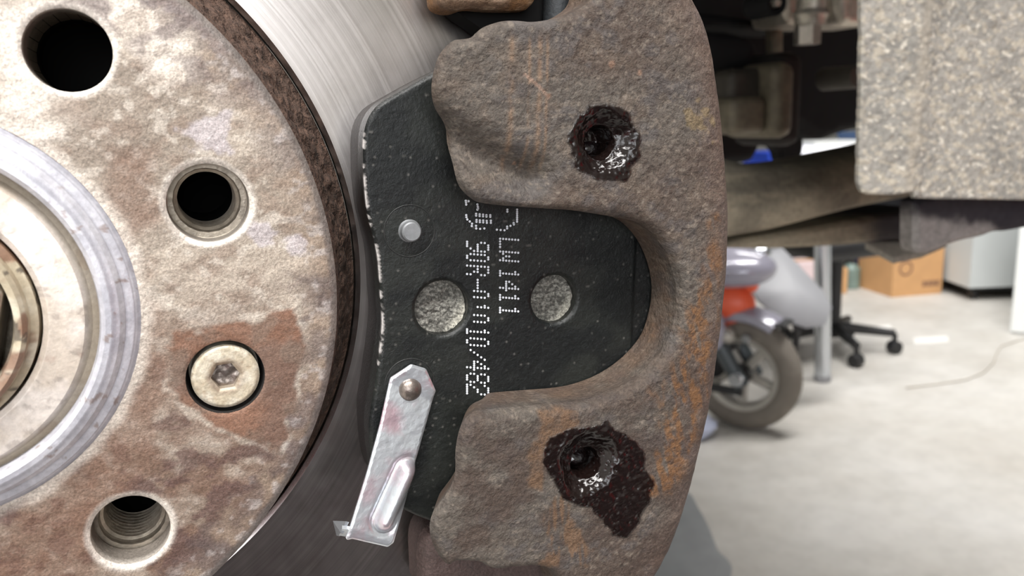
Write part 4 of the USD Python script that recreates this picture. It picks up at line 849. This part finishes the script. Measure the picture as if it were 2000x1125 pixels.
# dark workbench at the back with things under and on it
q0 = fl(1668, 552); Yb_ = q0[1]+0.35
bench = thing('workbench', 'long dark workbench along the back with shadowed space below', 'workbench', [q0[0], Yb_, 0])
xa, xb = at(1400, 500, Yb_)[0]-0.6, at(2000, 500, Yb_)[0]+0.8
put('bench_top', box(xa, xb, Yb_-0.35, Yb_+0.45, 0.62, 0.66), M['darkp'], bench, smooth=False)
put('back_panel', box(xa, xb, Yb_+0.20, Yb_+0.24, 0, 0.62), M['darkp'], bench, smooth=False)
put('drawer_front', box(xa, xb, Yb_-0.33, Yb_-0.29, 0.34, 0.62), M['darkp'], bench, smooth=False)
for x_ in (xa+0.05, xb-0.05): put('bench_leg', box(x_-0.04, x_+0.04, Yb_-0.3, Yb_+0.2, 0, 0.62), M['darkp'], bench, smooth=False)
def on_floor(name, label, catg, px, py, w_, d_, h_, mat, r=0.02, head=0):
    o_ = fl(px, py); t = thing(name, label, catg, o_); m_ = rbox([w_, d_, h_], r, [0, 0, h_/2]); m_.apply_transform(frame_at(o_, head)); put('body', m_, mat, t, smooth=40); return t
pb = on_floor('shipping_box', 'pinkish-white box on the floor left of the chrome table leg', 'box', 1576, 566, 0.19, 0.18, 0.17, M['pink'], 0.008, -15)
o_ = fl(1576, 566); tp = box(-0.095, 0.095, -0.02, 0.02, 0.17, 0.172); tp.apply_transform(frame_at(o_, -15)); put('tape', tp, M['card'], pb, smooth=False)
sb_ = on_floor('small_carton', 'small brown carton just right of the chrome table leg', 'box', 1636, 570, 0.06, 0.10, 0.14, M['card'], 0.004, -20)
o_ = fl(1636, 570); tp = box(-0.03, 0.03, -0.02, 0.02, 0.14, 0.142); tp.apply_transform(frame_at(o_, -20)); put('tape', tp, M['cardd'], sb_, smooth=False)
o_ = fl(1661, 562); jr = thing('canister', 'greenish translucent canister in the shadow under the bench', 'canister', o_)
jm = trimesh.creation.revolve(np.array([(0, 0), (0.042, 0), (0.048, 0.008), (0.048, 0.11), (0.02, 0.14), (0, 0.14)]), sections=28); jm.apply_translation(o_); put('canister_body', jm, M['glassg'], jr, smooth=40)
put('cap', tube(o_+[0, 0, 0.138], o_+[0, 0, 0.16], 0.018), M['blackp'], jr)
o_ = fl(1690, 548); bg = thing('navy_bag', 'dark navy bag on the floor against the cardboard box', 'bag', o_)
bgm = trimesh.creation.icosphere(3, 0.5); bgm.vertices *= 1+0.25*(fbm(bgm.vertices, 4, 3, 3)-0.5)[:, None]; bgm.apply_scale([0.10, 0.16, 0.20]); bgm.apply_translation(o_+[0, 0.05, 0.105]); put('lumpy_body', bgm, M['navy'], bg, smooth=True)
put('bag_handle', pipe([o_+[-0.03, 0.05, 0.18], o_+[-0.02, 0.05, 0.22], o_+[0.02, 0.05, 0.22], o_+[0.03, 0.05, 0.18]], 0.006, 8), M['navy'], bg)
# on the bench, seen through the gap above the suspension arm
def on_bench(name, label, catg, px, pw, ptop, mat, lid):
    Yt = Yb_-0.15; a_, b_ = at(px, 300, Yt)[0], at(px+pw, 300, Yt)[0]; ztop = at(px, ptop, Yt)[2]
    t = thing(name, label, catg, [(a_+b_)/2, Yt, 0.66]); put('body', box(a_, b_, Yt-0.1, Yt+0.12, 0.66, ztop-0.02), mat, t, smooth=False); put('lid', box(a_-0.004, b_+0.004, Yt-0.104, Yt+0.124, ztop-0.02, ztop), lid, t, smooth=False); return t
on_bench('blue_crate', 'bright blue crate glimpsed through the gap above the suspension arm', 'crate', 1478, 46, 297, M['bluep'], M['bluep'])
M['glow'] = usdkit.material(stage, L('added_glow_white'), {'p': ('principled_bsdf', {'base_color': (0.9, 0.9, 0.92), 'roughness': 0.6, 'emission_color': (0.97, 0.97, 1.0), 'emission_strength': 1.3})}, surface='p.BSDF')  # glow added to keep the white case bright, no real lamp
on_bench('glow_case', 'white case given an added glow, glimpsed through the gap above the suspension arm', 'glowing case', 1566, 92, 277, M['glow'], M['white'])
on_bench('steel_blue_case', 'dull steel-blue case glimpsed beside the white case with added glow near the liner', 'case', 1664, 60, 258, M['steelblue'], M['steelblue'])

# small things on the floor
def sheet(name, label, catg, px, mat, t=0.002):
    c4 = np.array([fl(x, y) for x, y in px]); o = c4.mean(0); tt_ = trimesh.convex.convex_hull(np.vstack([c4+EZ*0.0005, c4+EZ*t])); return put(name, tt_, mat, smooth=False, label=label, cat=catg)
sheet('paper_strip', 'white paper strip lying on the floor in front of the cardboard box', 'paper', [(1783, 660), (1850, 657), (1853, 668), (1786, 673)], M['paper'])
sheet('paper_scrap', 'small pale paper scrap on the floor left of the longer strip', 'paper', [(1712, 638), (1738, 634), (1742, 641), (1718, 645)], M['paper'])
cb_pts = [fl(x, y, 0.004) for x, y in ((2040, 655), (1990, 664), (1955, 676), (1946, 690), (1940, 708), (1920, 728), (1885, 742), (1830, 750), (1770, 757))]
put('floor_cable', pipe(np.array(cb_pts), 0.003, 8), mat_plain('beige_cable', srgb(196, 190, 180), 0.6), smooth=40, label='thin beige cable curving over the concrete floor at right', cat='cable')
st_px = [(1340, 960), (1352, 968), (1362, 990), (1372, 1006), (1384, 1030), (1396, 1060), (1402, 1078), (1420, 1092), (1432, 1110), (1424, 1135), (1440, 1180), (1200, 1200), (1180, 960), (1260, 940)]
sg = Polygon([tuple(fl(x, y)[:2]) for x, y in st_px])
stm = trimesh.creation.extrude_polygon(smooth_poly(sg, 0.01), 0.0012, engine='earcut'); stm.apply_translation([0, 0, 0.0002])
put('grey_floor_patch', stm, M['grey_floor'], smooth=False, label='grey patch with ragged edge on floor beside the caliper', cat='grey_floor')  # thin grey sheet with a ragged outline on the floor

# charcoal trolley added out of frame to block low light and floor bounce
M['charcoal'] = mat_plain('charcoal_lacquer', srgb(52, 36, 44), 0.45, 0, 0.05, 6)
tr = thing('added_trolley', 'charcoal trolley added unseen to block low light beside the photographer', 'trolley', [0.15, -0.8, 0])
put('trolley_body', rbox([1.5, 0.45, 0.64], 0.01, [0.15, -0.83, 0.43]), M['charcoal'], tr)
for k in range(4):
    dr = put('drawer', rbox([1.42, 0.02, 0.14], 0.006, [0.15, -0.597, 0.20+0.15*k]), M['charcoal'], tr); put('handle', tube([-0.3, -0.575, 0.235+0.15*k], [0.6, -0.575, 0.235+0.15*k], 0.007), M['chrome'], dr)
for x_ in (-0.4, 0.7):
    for y_ in (-1.0, -0.68): put('castor', tube([x_-0.015, y_, 0.06], [x_+0.015, y_, 0.06], 0.06), M['blackp'], tr)
xb_ = -0.42
t_ = thing('added_red_box', 'red box added unseen on the charcoal trolley to give red reflections', 'added_red_box', [xb_, -0.78, 0.751])  # unseen red box added so bright metal picks up red
put('toolbox_body', rbox([0.34, 0.24, 0.16], 0.01, [xb_, -0.78, 0.832]), M['red'], t_)
put('toolbox_lid', rbox([0.35, 0.25, 0.05], 0.012, [xb_, -0.78, 0.938]), M['red'], t_)
put('toolbox_handle', pipe([[xb_-0.06, -0.78, 0.955], [xb_-0.05, -0.78, 0.99], [xb_+0.05, -0.78, 0.99], [xb_+0.06, -0.78, 0.955]], 0.007, 8), M['blackp'], t_)
t_ = thing('added_red_chest', 'red chest with drawers added unseen at right to give red reflections', 'tool chest', [1.5, -0.8, 0])  # second unseen red body, added for the red on the clip rib
put('chest_body', rbox([0.6, 0.42, 0.9], 0.01, [1.5, -0.8, 0.47]), M['red'], t_)
for k in range(5):
    dr = put('drawer', rbox([0.54, 0.02, 0.14], 0.005, [1.5, -0.582, 0.16+0.155*k]), M['red'], t_); put('handle', tube([1.32, -0.565, 0.20+0.155*k], [1.68, -0.565, 0.20+0.155*k], 0.007), M['chrome'], dr)
put('plinth', box(1.22, 1.78, -0.98, -0.62, 0, 0.03), M['blackp'], t_, smooth=False)
